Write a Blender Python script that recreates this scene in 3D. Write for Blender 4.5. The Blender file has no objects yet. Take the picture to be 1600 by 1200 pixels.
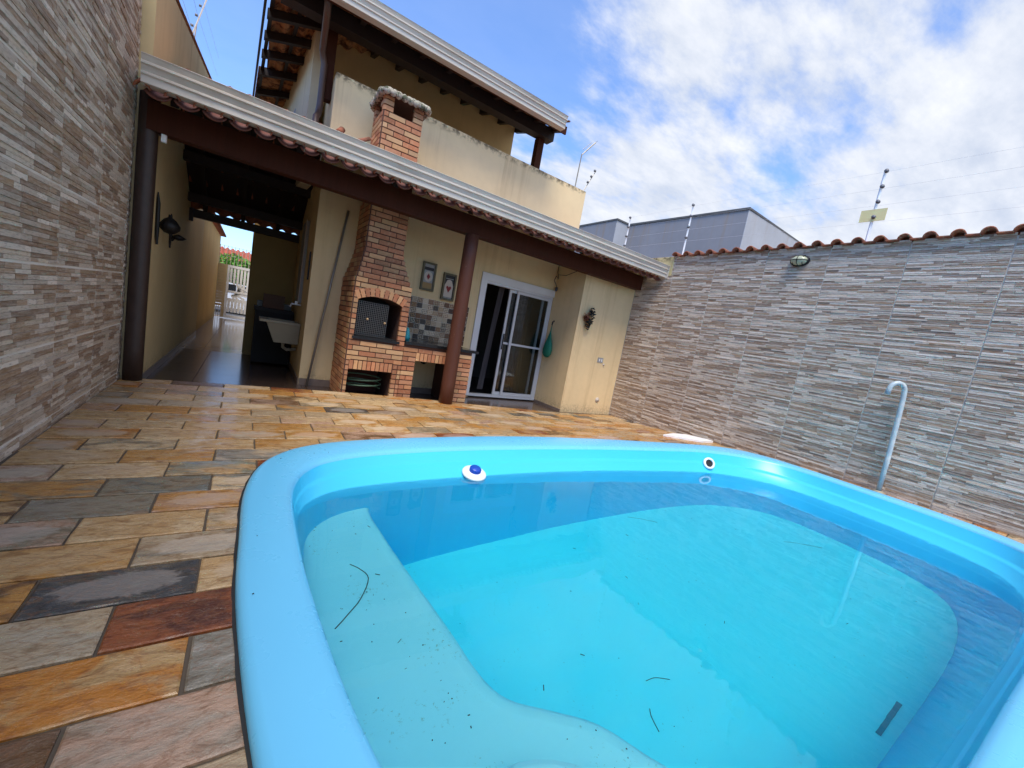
import bpy, math, random
from mathutils import Vector, Matrix
random.seed(7)
PI = math.pi
scene = bpy.context.scene
COL = scene.collection

# ------------------------------------------------------------------ camera
cam_d = bpy.data.cameras.new('camera'); cam = bpy.data.objects.new('camera', cam_d); COL.objects.link(cam)
ROLL, PITCH, YAW, FPX = math.radians(10.3566), math.radians(-6.947), math.radians(-34.201), 626.67
fw = Vector((-math.sin(YAW)*math.cos(PITCH), math.cos(YAW)*math.cos(PITCH), math.sin(PITCH)))
rt0 = Vector((math.cos(YAW), math.sin(YAW), 0)); up0 = rt0.cross(fw)
rt = math.cos(ROLL)*rt0 + math.sin(ROLL)*up0
up = -math.sin(ROLL)*rt0 + math.cos(ROLL)*up0
cam.matrix_world = Matrix(((rt.x, up.x, -fw.x, 0), (rt.y, up.y, -fw.y, 0), (rt.z, up.z, -fw.z, 1.17), (0, 0, 0, 1)))
cam_d.sensor_width = 36; cam_d.lens = 36*FPX/1600; cam_d.clip_start = 0.05; cam_d.clip_end = 2000
scene.camera = cam

# ------------------------------------------------------------------ world + sun
SUN_EL, SUN_AZ = math.radians(63), math.radians(214)      # azimuth from +Y clockwise: behind and left of the camera
w = bpy.data.worlds.new('World'); scene.world = w; w.use_nodes = True
nt = w.node_tree; N = nt.nodes; L = nt.links; N.clear()
def wn(t, **k):
    n = N.new(t)
    for a, b in k.items(): setattr(n, a, b)
    return n
out = wn('ShaderNodeOutputWorld'); bg = wn('ShaderNodeBackground'); bg.inputs['Strength'].default_value = 0.15
sky = wn('ShaderNodeTexSky', sky_type='NISHITA', sun_disc=False, sun_elevation=SUN_EL, sun_rotation=SUN_AZ)
sky.air_density = 1.0; sky.dust_density = 0.6; sky.ozone_density = 2.5
tc = wn('ShaderNodeTexCoord'); sep = wn('ShaderNodeSeparateXYZ'); L.new(tc.outputs['Generated'], sep.inputs[0])
def math_(op, a, b=None, c=None, clamp=False):
    n = wn('ShaderNodeMath', operation=op, use_clamp=clamp)
    for i, v in enumerate((a, b, c)):
        if v is None: continue
        if isinstance(v, (int, float)): n.inputs[i].default_value = v
        else: L.new(v, n.inputs[i])
    return n.outputs[0]
zz = math_('ADD', math_('MAXIMUM', sep.outputs[2], 0.0), 0.22)
px = math_('DIVIDE', sep.outputs[0], zz); py = math_('DIVIDE', sep.outputs[1], zz)
cmb = wn('ShaderNodeCombineXYZ'); L.new(px, cmb.inputs[0]); L.new(py, cmb.inputs[1])
mp = wn('ShaderNodeMapping'); mp.inputs['Rotation'].default_value = (0, 0, 0.5); mp.inputs['Scale'].default_value = (0.8, 1.5, 1); mp.inputs['Location'].default_value = (3.1, 1.7, 0)
L.new(cmb.outputs[0], mp.inputs[0])
n1 = wn('ShaderNodeTexNoise'); n1.inputs['Scale'].default_value = 1.15; n1.inputs['Detail'].default_value = 9; n1.inputs['Roughness'].default_value = 0.58; n1.inputs['Distortion'].default_value = 0.35
L.new(mp.outputs[0], n1.inputs['Vector'])
n2 = wn('ShaderNodeTexNoise'); n2.inputs['Scale'].default_value = 5.5; n2.inputs['Detail'].default_value = 8; n2.inputs['Roughness'].default_value = 0.6
L.new(mp.outputs[0], n2.inputs['Vector'])
dens = math_('ADD', math_('MULTIPLY', n1.outputs[0], 0.68), math_('MULTIPLY', n2.outputs[0], 0.32))
# cloud bank lies towards +x, the break in it towards +y
bank = math_('MULTIPLY_ADD', sep.outputs[0], 0.30, -0.14)
bank2 = math_('MULTIPLY_ADD', sep.outputs[1], -0.10, 0.06)
dens = math_('ADD', math_('ADD', dens, bank), bank2)
mr = wn('ShaderNodeMapRange', interpolation_type='SMOOTHSTEP'); mr.inputs['From Min'].default_value = 0.455; mr.inputs['From Max'].default_value = 0.63
L.new(dens, mr.inputs['Value'])
cover = math_('MULTIPLY_ADD', mr.outputs[0], 0.88, 0.10)
cr = wn('ShaderNodeValToRGB'); cr.color_ramp.elements[0].position = 0.35; cr.color_ramp.elements[0].color = (3.2, 3.55, 4.25, 1)
cr.color_ramp.elements[1].position = 0.75; cr.color_ramp.elements[1].color = (4.95, 5.05, 5.3, 1)
L.new(n2.outputs[0], cr.inputs[0])
hs = wn('ShaderNodeMixRGB', blend_type='MULTIPLY'); hs.inputs[0].default_value = 1; hs.inputs[2].default_value = (0.9, 1.2, 1.6, 1)
L.new(sky.outputs[0], hs.inputs[1])
mx = wn('ShaderNodeMixRGB'); L.new(cover, mx.inputs[0]); L.new(hs.outputs[0], mx.inputs[1]); L.new(cr.outputs[0], mx.inputs[2])
L.new(mx.outputs[0], bg.inputs[0]); L.new(bg.outputs[0], out.inputs[0])

sd = bpy.data.lights.new('sun', 'SUN'); sd.energy = 3.0; sd.angle = math.radians(28); sd.color = (1, 0.90, 0.76)
sun = bpy.data.objects.new('sun', sd); COL.objects.link(sun)
sdir = Vector((math.sin(SUN_AZ)*math.cos(SUN_EL), math.cos(SUN_AZ)*math.cos(SUN_EL), math.sin(SUN_EL)))
sun.rotation_euler = sdir.to_track_quat('Z', 'Y').to_euler()

vs = scene.view_settings; vs.view_transform = 'Standard'; vs.look = 'None'; vs.exposure = 0.46; vs.gamma = 1
scene.cycles.use_denoising = True
scene.cycles.max_bounces = 10; scene.cycles.diffuse_bounces = 4; scene.cycles.glossy_bounces = 4; scene.cycles.transmission_bounces = 8
scene.cycles.transparent_max_bounces = 12
scene.cycles.sample_clamp_indirect = 6

# ------------------------------------------------------------------ material helpers
class NT:
    def __init__(s, name):
        s.m = bpy.data.materials.new(name); s.m.use_nodes = True; s.t = s.m.node_tree; s.b = s.t.nodes['Principled BSDF']
        s.out = s.t.nodes['Material Output']
    def n(s, t, **k):
        x = s.t.nodes.new(t)
        for a, b in k.items(): setattr(x, a, b)
        return x
    def l(s, a, b): s.t.links.new(a, b)
    def put(s, sock, v):
        if isinstance(v, (int, float)): sock.default_value = v
        elif isinstance(v, tuple): sock.default_value = v if len(v) == 4 or sock.type == 'VECTOR' else (*v, 1)
        else: s.l(v, sock)
    def math(s, op, a, b=0.0, clamp=False):
        x = s.n('ShaderNodeMath', operation=op, use_clamp=clamp); s.put(x.inputs[0], a); s.put(x.inputs[1], b); return x.outputs[0]
    def mix(s, f, a, b, mode='MIX'):
        x = s.n('ShaderNodeMixRGB', blend_type=mode); s.put(x.inputs[0], f); s.put(x.inputs[1], a); s.put(x.inputs[2], b); return x.outputs[0]
    def coord(s, scale=(1, 1, 1), kind='Object', loc=(0, 0, 0)):
        c = s.n('ShaderNodeTexCoord'); mpn = s.n('ShaderNodeMapping'); mpn.inputs['Scale'].default_value = scale; mpn.inputs['Location'].default_value = loc
        s.l(c.outputs[kind], mpn.inputs[0]); return mpn.outputs[0]
    def noise(s, scale, detail=4, rough=0.55, vec=None, dist=0.0):
        x = s.n('ShaderNodeTexNoise'); x.inputs['Scale'].default_value = scale; x.inputs['Detail'].default_value = detail
        x.inputs['Roughness'].default_value = rough; x.inputs['Distortion'].default_value = dist
        s.l(vec if vec is not None else s.coord(), x.inputs['Vector']); return x.outputs[0]
    def ramp(s, f, lo, hi):
        x = s.n('ShaderNodeMapRange', interpolation_type='SMOOTHSTEP'); s.put(x.inputs[0], f); x.inputs[1].default_value = lo; x.inputs[2].default_value = hi; return x.outputs[0]
    def bump(s, h, strength=0.3, dist=0.01):
        x = s.n('ShaderNodeBump'); x.inputs['Strength'].default_value = strength; x.inputs['Distance'].default_value = dist
        s.l(h, x.inputs['Height']); s.l(x.outputs[0], s.b.inputs['Normal'])
    def attr(s, name):
        x = s.n('ShaderNodeAttribute', attribute_name=name); return x
    def rnd(s): return s.n('ShaderNodeObjectInfo').outputs['Random']
    def done(s, color=None, rough=0.6, metal=0.0, spec=0.5):
        if color is not None: s.put(s.b.inputs['Base Color'], color)
        s.put(s.b.inputs['Roughness'], rough); s.b.inputs['Metallic'].default_value = metal
        s.b.inputs['Specular IOR Level'].default_value = spec
        return s.m
def simple(name, c, rough=0.6, metal=0.0, var=0.12, scale=6.0, bump=0.0, spec=0.5):
    t = NT(name); nz = t.noise(scale, 5)
    c1 = tuple(min(1, v*(1+var)) for v in c); c0 = tuple(v*(1-var) for v in c)
    col = t.mix(nz, c0, c1)
    if bump: t.bump(t.noise(scale*8, 3), bump, 0.004)
    return t.done(col, rough, metal, spec)

def stucco(name, base, stain=0.0, top=None):
    """painted render; rain streaks run down from a top edge at height top"""
    t = NT(name)
    big = t.noise(0.9, 4); fine = t.noise(7, 5)
    c = t.mix(t.ramp(big, 0.3, 0.75), tuple(v*0.92 for v in base), tuple(min(1, v*1.05) for v in base))
    c = t.mix(t.math('MULTIPLY', t.ramp(fine, 0.35, 0.8), 0.25), c, tuple(v*0.8 for v in base))
    if stain:
        st = t.noise(1.0, 5, 0.6, t.coord((3.4, 3.4, 0.16)))
        st2 = t.noise(1.0, 6, 0.7, t.coord((11, 11, 0.5)))
        m_ = t.math('MULTIPLY', t.ramp(st, 0.47, 0.68), t.ramp(st2, 0.4, 0.65))
        if top is not None:
            sp = t.n('ShaderNodeSeparateXYZ'); g = t.n('ShaderNodeNewGeometry'); t.l(g.outputs['Position'], sp.inputs[0])
            fall = t.ramp(sp.outputs[2], top-1.5, top)
            m_ = t.math('MULTIPLY', m_, t.math('ADD', t.math('MULTIPLY', fall, 0.85), 0.15))
            edge = t.math('MULTIPLY', t.ramp(sp.outputs[2], top-0.13, top-0.01), t.ramp(t.noise(9, 6, 0.7), 0.42, 0.6))
        c = t.mix(t.math('MULTIPLY', m_, stain), c, (0.33, 0.20, 0.085))
        if top is not None: c = t.mix(t.math('MULTIPLY', edge, 0.8), c, (0.05, 0.04, 0.03))
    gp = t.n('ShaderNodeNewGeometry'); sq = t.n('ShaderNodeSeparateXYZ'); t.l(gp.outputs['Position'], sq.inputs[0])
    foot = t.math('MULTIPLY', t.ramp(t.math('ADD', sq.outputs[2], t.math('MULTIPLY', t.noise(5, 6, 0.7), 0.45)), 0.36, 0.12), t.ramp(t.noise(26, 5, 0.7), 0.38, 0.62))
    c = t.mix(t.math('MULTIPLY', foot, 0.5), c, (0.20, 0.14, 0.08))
    t.bump(t.noise(60, 3), 0.25, 0.003)
    return t.done(c, 0.85, 0, 0.2)

M = {}
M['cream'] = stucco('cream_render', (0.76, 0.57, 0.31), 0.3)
M['ochre_shaded'] = stucco('shade_darkened_ochre', (0.36, 0.25, 0.10), 0.15)  # ochre darkened in its base colour to carry the shade of the corridor recess
M['cream_parapet'] = stucco('cream_render_parapet', (0.86, 0.68, 0.40), 0.28, 4.28)
M['cream_upper'] = stucco('ochre_render', (0.68, 0.50, 0.25), 0.1)
M['cream_side'] = stucco('pale_cream_render', (0.74, 0.62, 0.43), 0.2)
M['cream_neigh'] = stucco('neighbour_render', (0.74, 0.58, 0.31), 0.75, 4.9)
M['yellow_render'] = stucco('yellow_render', (0.72, 0.50, 0.20), 0.3)
M['mossy'] = stucco('weathered_cream_render', (0.66, 0.58, 0.30), 0.9, 3.12)
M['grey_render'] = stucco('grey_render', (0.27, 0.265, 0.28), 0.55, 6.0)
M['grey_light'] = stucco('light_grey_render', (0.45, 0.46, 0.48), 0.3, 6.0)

def strip_mat(name):
    t = NT(name); a = t.attr('Col')
    r_ = t.rnd(); g1 = t.noise(1.0, 6, 0.7, t.coord((9, 9, 70))); g2 = t.noise(1.0, 5, 0.65, t.coord((22, 22, 110)))
    c = t.mix(t.ramp(g1, 0.35, 0.7), a.outputs['Color'], t.mix(0.5, a.outputs['Color'], (0.64, 0.57, 0.50)))
    c = t.mix(t.math('MULTIPLY', t.ramp(g2, 0.48, 0.7), 0.6), c, (0.16, 0.11, 0.08))
    t.bump(g1, 0.6, 0.006)
    return t.done(c, 0.5, 0, 0.35)
M['strip'] = strip_mat('stacked_stone_tile')
M['grout_r'] = simple('beige_grout', (0.50, 0.45, 0.39), 0.9)
M['grout'] = simple('pale_grout', (0.72, 0.67, 0.60), 0.9)

def paving_mat():
    t = NT('wet_quartzite'); a = t.attr('Col'); b = t.attr('Col2')
    r = t.rnd(); off = t.n('ShaderNodeCombineXYZ'); t.put(off.inputs[0], t.math('MULTIPLY', r, 37.0)); t.put(off.inputs[1], t.math('MULTIPLY', r, 91.0))
    co = t.n('ShaderNodeTexCoord'); ad = t.n('ShaderNodeVectorMath', operation='ADD'); t.l(co.outputs['Object'], ad.inputs[0]); t.l(off.outputs[0], ad.inputs[1])
    mpn = t.n('ShaderNodeMapping'); mpn.inputs['Scale'].default_value = (1, 2.2, 1); mpn.inputs['Rotation'].default_value = (0, 0, 0.25); t.l(ad.outputs[0], mpn.inputs[0])
    v = mpn.outputs[0]
    big = t.noise(3.2, 6, 0.6, v, 1.2); med = t.noise(11, 7, 0.68, v, 0.6); fine = t.noise(55, 5, 0.6, v)
    c = t.mix(t.ramp(big, 0.42, 0.62), a.outputs['Color'], b.outputs['Color'])
    c = t.mix(t.math('MULTIPLY', t.ramp(med, 0.48, 0.66), 0.7), c, t.mix(1.0, c, (0.42, 0.30, 0.18), 'MULTIPLY'))
    c = t.mix(t.math('MULTIPLY', t.ramp(med, 0.47, 0.25), 0.4), c, t.mix(0.5, c, (0.62, 0.52, 0.38)))
    c = t.mix(t.math('MULTIPLY', fine, 0.15), c, t.mix(1.0, c, (0.5, 0.45, 0.4), 'MULTIPLY'))
    spk = t.noise(130, 4, 0.7, v)
    c = t.mix(t.math('MULTIPLY', t.ramp(spk, 0.55, 0.68), 0.35), c, t.mix(0.5, c, (0.66, 0.52, 0.36)))
    c = t.mix(t.math('MULTIPLY', t.ramp(spk, 0.45, 0.30), 0.45), c, t.mix(1.0, c, (0.4, 0.32, 0.25), 'MULTIPLY'))
    vein = t.ramp(t.math('ABSOLUTE', t.math('SUBTRACT', t.noise(4.5, 5, 0.6, v, 1.5), 0.5)), 0.03, 0.0)
    c = t.mix(t.math('MULTIPLY', vein, 0.4), c, (0.22, 0.09, 0.03))
    # worn pale lens on some stones (alpha of Col2 says how strong)
    uv = t.n('ShaderNodeUVMap'); sp = t.n('ShaderNodeSeparateXYZ'); t.l(uv.outputs[0], sp.inputs[0])
    dx = t.math('MULTIPLY', t.math('SUBTRACT', sp.outputs[0], 0.52), 2.4); dy = t.math('MULTIPLY', t.math('SUBTRACT', sp.outputs[1], 0.5), 2.9)
    d = t.math('ADD', t.math('MULTIPLY', dx, dx), t.math('MULTIPLY', dy, dy))
    d = t.math('ADD', d, t.math('MULTIPLY', t.math('SUBTRACT', med, 0.5), 1.6))
    lens = t.math('MULTIPLY', t.ramp(t.math('ADD', d, t.math('MULTIPLY', t.math('SUBTRACT', fine, 0.5), 0.8)), 1.05, 0.65), b.outputs['Alpha'])
    c = t.mix(t.math('MULTIPLY', lens, 0.6), c, t.mix(0.4, (0.50, 0.43, 0.36), a.outputs['Color']))
    t.bump(t.math('ADD', t.math('MULTIPLY', med, 1.0), t.math('MULTIPLY', fine, 0.5)), 0.9, 0.009)
    t.put(t.b.inputs['Coat Weight'], t.math('MULTIPLY', t.math('MULTIPLY', t.math('SUBTRACT', 1.0, lens), t.ramp(big, 0.38, 0.62)), 0.45)); t.b.inputs['Coat Roughness'].default_value = 0.09; t.b.inputs['Coat IOR'].default_value = 1.33
    rough = t.math('ADD', t.math('MULTIPLY', t.ramp(med, 0.3, 0.7), 0.22), t.math('ADD', t.math('MULTIPLY', lens, 0.3), 0.2))
    return t.done(c, rough, 0, 0.5)
M['paving'] = paving_mat()
M['mortar'] = simple('dark_mortar', (0.10, 0.075, 0.05), 0.9, bump=0.4)
M['seal'] = simple('black_sealant', (0.02, 0.02, 0.018), 0.7, var=0.4, scale=20)

def brick_mat(name, cm):
    t = NT(name); a = t.attr('Col'); r = t.rnd()
    n_ = t.noise(30, 5, 0.65); c = t.mix(t.math('MULTIPLY', t.ramp(n_, 0.45, 0.75), 0.35), a.outputs['Color'], (0.62*cm, 0.42*cm, 0.26*cm))
    c = t.mix(t.math('MULTIPLY', t.ramp(t.noise(8, 4), 0.5, 0.8), 0.35), c, (0.22*cm, 0.10*cm, 0.06*cm))
    c = t.mix(1.0, c, t.mix(r, (0.8, 0.8, 0.8), (1.15, 1.12, 1.05)), 'MULTIPLY')
    t.bump(n_, 0.4, 0.003)
    return t.done(c, 0.72, 0, 0.3)
M['brick'] = brick_mat('clay_brick', 1.0)
M['brick_mortar'] = simple('brown_mortar', (0.085, 0.04, 0.028), 0.95)
M['soot'] = simple('soot', (0.012, 0.011, 0.011), 0.95, var=0.4)
M['clay'] = (lambda t: t.done(t.mix(t.ramp(t.noise(9, 6, 0.65), 0.4, 0.7), t.mix(t.rnd(), (0.45, 0.15, 0.075), (0.33, 0.12, 0.07)), (0.14, 0.06, 0.04)), 0.8, 0, 0.25))(NT('clay_roof_tile'))
M['clay_old'] = (lambda t: t.done(t.mix(t.ramp(t.noise(7, 6, 0.65), 0.42, 0.62), (0.52, 0.27, 0.13), (0.12, 0.05, 0.03)), 0.85, 0, 0.2))(NT('weathered_roof_tile'))
M['wood'] = (lambda t: t.done(t.mix(t.noise(1, 5, 0.6, t.coord((25, 25, 2))), (0.04, 0.012, 0.006), (0.078, 0.024, 0.012)), 0.6, 0, 0.1))(NT('varnished_red_wood'))
M['wood_dark'] = simple('dark_stained_wood', (0.018, 0.010, 0.008), 0.6, var=0.35, scale=12)
def post_mat():
    t = NT('brown_painted_post'); n_ = t.noise(1, 6, 0.6, t.coord((14, 14, 3))); chip = t.ramp(t.noise(22, 6, 0.75), 0.64, 0.69)
    c = t.mix(n_, (0.07, 0.024, 0.014), (0.12, 0.045, 0.028)); c = t.mix(t.math('MULTIPLY', chip, 0.55), c, (0.30, 0.18, 0.11))
    t.bump(n_, 0.3, 0.004); return t.done(c, 0.5, 0, 0.25)
M['post'] = post_mat()
M['post_dark'] = simple('dark_brown_post', (.035, .02, .015), .5, var=.4, scale=12)  # darker brown than the middle porch post
M['gutter'] = (lambda t: t.done(t.mix(t.math('MULTIPLY', t.ramp(t.noise(1.0, 6, 0.7, t.coord((1.3, 5, 5))), 0.45, 0.7), 0.5), (0.62, 0.56, 0.48), (0.38, 0.31, 0.24)), 0.4, 0.1, 0.4))(NT('painted_sheet_metal'))
M['white'] = simple('white_paint', (0.84, 0.84, 0.83), 0.4, var=0.05)
M['alu'] = simple('white_aluminium', (0.62, 0.62, 0.62), 0.35, 0.2, var=0.06)
M['marble'] = simple('pale_stone_trim', (0.70, 0.68, 0.66), 0.3, var=0.1, scale=3)
M['black'] = simple('black_iron', (0.012, 0.012, 0.013), 0.5, 0.3, var=0.3)
M['granite'] = simple('black_granite', (0.012, 0.012, 0.013), 0.16, var=0.5, scale=60)
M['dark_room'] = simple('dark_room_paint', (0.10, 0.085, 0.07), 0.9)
M['curtain'] = (lambda t: t.done(t.mix(t.noise(1, 3, 0.5, t.coord((30, 30, 0.6))), (0.06, 0.05, 0.047), (0.20, 0.17, 0.16)), 0.9, 0, 0.1))(NT('grey_curtain'))
M['green_net'] = simple('green_net', (0.005, 0.16, 0.09), 0.6, var=0.4, scale=40, bump=0.8)
M['steel'] = simple('steel_mesh', (0.16, 0.15, 0.14), 0.5, 0.6)
M['brass'] = simple('worn_knob', (0.55, 0.38, 0.2), 0.4, 0.2)
M['turq'] = simple('turquoise_plastic', (0.03, 0.32, 0.36), 0.35)
M['blue_p'] = simple('deep_blue_plastic', (0.01, 0.06, 0.42), 0.35)
M['hose'] = simple('green_hose', (0.10, 0.17, 0.10), 0.4)
M['leafy'] = (lambda t: t.done(t.mix(t.rnd(), (0.10, 0.26, 0.03), (0.16, 0.36, 0.05)), 0.6, 0, 0.3))(NT('shrub_leaves'))
M['red_leaf'] = simple('russet_leaves', (0.16, 0.035, 0.015), 0.6, var=0.5, scale=30)
M['dark_leaf'] = simple('dried_dark_leaves', (0.012, 0.014, 0.012), 0.7, var=0.5, scale=30)
M['pipe_w'] = (lambda t: t.done(t.mix(t.ramp(t.noise(12, 5, 0.6), 0.4, 0.75), (0.42, 0.50, 0.52), (0.62, 0.64, 0.60)), 0.4, 0, 0.5))(NT('bluish_white_pipe'))
M['grey_pole'] = simple('grey_tube', (0.30, 0.27, 0.22), 0.45, 0.3)
M['insul'] = simple('insulator', (0.05, 0.05, 0.055), 0.4)
M['insul_g'] = simple('grey_insulator', (0.16, 0.16, 0.17), 0.4)
M['sink'] = simple('stained_beige_tank', (0.30, 0.25, 0.16), 0.6)
M['sign_y'] = simple('faded_yellow_sign', (0.72, 0.62, 0.30), 0.6, var=0.1)
M['beige'] = simple('beige_paint', (0.56, 0.43, 0.24), 0.5)
M['gold'] = simple('gilded_frame', (0.10, 0.085, 0.04), 0.45, 0.2, var=0.4, scale=25)
M['ink_red'] = simple('print_red', (0.25, 0.015, 0.012), 0.6)
M['ink_white'] = simple('print_ivory', (0.55, 0.47, 0.38), 0.6)
M['ink_black'] = simple('print_black', (0.02, 0.018, 0.02), 0.6)
M['ink_tan'] = simple('print_tan', (0.32, 0.20, 0.07), 0.6)
M['ink_grey'] = simple('print_grey', (0.30, 0.29, 0.27), 0.6)
M['car_white'] = simple('white_car_paint', (0.75, 0.76, 0.78), 0.2, var=0.02)
M['tyre'] = simple('rubber', (0.02, 0.02, 0.02), 0.8)
M['asphalt'] = simple('asphalt', (0.06, 0.06, 0.06), 0.9)
M['soil'] = simple('soil', (0.16, 0.12, 0.08), 0.95)
M['twig'] = simple('wet_twig', (0.02, 0.03, 0.025), 0.7)

def cap_mat():
    t = NT('lichen_tile'); n_ = t.noise(14, 6, 0.7)
    c = t.mix(t.ramp(n_, 0.45, 0.6), (0.50, 0.45, 0.36), (0.10, 0.11, 0.07)); t.bump(n_, 0.5, 0.01); return t.done(c, 0.85, 0, 0.2)
M['cap'] = cap_mat()
def porch_tile_mat():
    t = NT('brown_wood_look_floor_tile'); g = t.noise(1, 6, 0.65, t.coord((1.5, 22, 1)))
    c = t.mix(g, (0.04, 0.025, 0.018), (0.12, 0.08, 0.06)); return t.done(c, t.math('ADD', t.math('MULTIPLY', g, 0.12), 0.12), 0, 0.5)
M['porch_tile'] = porch_tile_mat()
M['corr_tile'] = (lambda t: t.done(t.mix(t.noise(1, 5, 0.6, t.coord((3, 14, 1))), (0.26, 0.22, 0.18), (0.40, 0.36, 0.32)), 0.12, 0, 0.5))(NT('pale_glossy_floor_tile'))
M['skirt'] = simple('brown_skirting_tile', (0.20, 0.15, 0.12), 0.3, var=0.3, scale=14)
def mosaic_mat():
    t = NT('patterned_wall_tile'); a = t.attr('Col'); b = t.attr('Col2')
    uv = t.n('ShaderNodeUVMap'); sp = t.n('ShaderNodeSeparateXYZ'); t.l(uv.outputs[0], sp.inputs[0])
    dx = t.math('SUBTRACT', sp.outputs[0], 0.5); dy = t.math('SUBTRACT', sp.outputs[1], 0.5)
    d = t.math('SQRT', t.math('ADD', t.math('MULTIPLY', dx, dx), t.math('MULTIPLY', dy, dy)))
    ang = t.math('ARCTAN2', dy, dx); pet = t.math('MULTIPLY', t.math('SINE', t.math('MULTIPLY', ang, 4.0)), 0.09)
    wv = t.math('SINE', t.math('MULTIPLY', t.math('ADD', d, pet), 17.0))
    c = t.mix(t.math('MULTIPLY', t.ramp(wv, 0.0, 0.5), b.outputs['Alpha']), a.outputs['Color'], b.outputs['Color'])
    return t.done(c, 0.2, 0, 0.5)
M['mosaic'] = mosaic_mat()

def shell_mat():
    t = NT('blue_fibreglass'); g = t.n('ShaderNodeNewGeometry'); n_ = t.noise(0.8, 3)
    c = t.mix(n_, (0.135, 0.52, 0.80), (0.165, 0.56, 0.83))
    return t.done(c, t.math('ADD', t.math('MULTIPLY', t.noise(6, 4), 0.08), 0.24), 0, 0.5)
M['shell'] = shell_mat()
M['shell_wall'] = simple('blue_fibreglass_wall', (0.05, 0.54, 0.84), 0.3, var=.04, scale=1)
def floor_mat():
    t = NT('blue_fibreglass_silted'); n_ = t.noise(1.1, 5, 0.6); f = t.noise(40, 6, 0.75); f2 = t.noise(5, 4, 0.6)
    c = t.mix(n_, (0.10, 0.68, 0.80), (0.17, 0.74, 0.83))
    c = t.mix(t.math('MULTIPLY', t.math('MULTIPLY', t.ramp(f, 0.60, 0.68), t.ramp(f2, 0.52, 0.66)), 0.8), c, (0.12, 0.24, 0.2))
    return t.done(c, 0.4, 0, 0.3)
M['shell_floor'] = floor_mat()
def bench_mat():
    t = NT('blue_fibreglass_bench'); n_ = t.noise(1.6, 5, 0.6); f = t.noise(55, 6, 0.75); f2 = t.noise(4, 4, 0.6)
    c = t.mix(n_, (0.22, 0.68, 0.78), (0.29, 0.73, 0.80))
    c = t.mix(t.math('MULTIPLY', t.math('MULTIPLY', t.ramp(f, 0.58, 0.66), t.ramp(f2, 0.48, 0.62)), 0.75), c, (0.14, 0.22, 0.13))
    return t.done(c, 0.4, 0, 0.3)
M['bench'] = bench_mat()
def water_mat():
    t = NT('pool_water'); nt_ = t.t; nt_.nodes.remove(t.b)
    gl = t.n('ShaderNodeBsdfGlass'); gl.inputs['IOR'].default_value = 1.333; gl.inputs['Roughness'].default_value = 0.0
    bm_ = t.n('ShaderNodeBump'); bm_.inputs['Strength'].default_value = 0.06; bm_.inputs['Distance'].default_value = 0.02
    t.l(t.noise(3.5, 3, 0.5, t.coord((1, 1, 1))), bm_.inputs['Height']); t.l(bm_.outputs[0], gl.inputs['Normal'])
    t.l(gl.outputs[0], t.out.inputs['Surface'])
    va = t.n('ShaderNodeVolumeAbsorption'); va.inputs['Color'].default_value = (0.08, 0.955, 0.985, 1); va.inputs['Density'].default_value = 0.6
    t.l(va.outputs[0], t.out.inputs['Volume']); return t.m
M['water'] = water_mat()
def glass_mat():
    t = NT('window_glass'); nt_ = t.t; nt_.nodes.remove(t.b)
    a = t.n('ShaderNodeBsdfTransparent'); a.inputs[0].default_value = (0.75, 0.78, 0.78, 1); g = t.n('ShaderNodeBsdfGlossy'); g.inputs['Roughness'].default_value = 0.02
    f = t.n('ShaderNodeFresnel'); f.inputs[0].default_value = 1.5; m_ = t.n('ShaderNodeMixShader')
    t.l(f.outputs[0], m_.inputs[0]); t.l(a.outputs[0], m_.inputs[1]); t.l(g.outputs[0], m_.inputs[2]); t.l(m_.outputs[0], t.out.inputs['Surface']); return t.m
M['glass'] = glass_mat()

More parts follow.
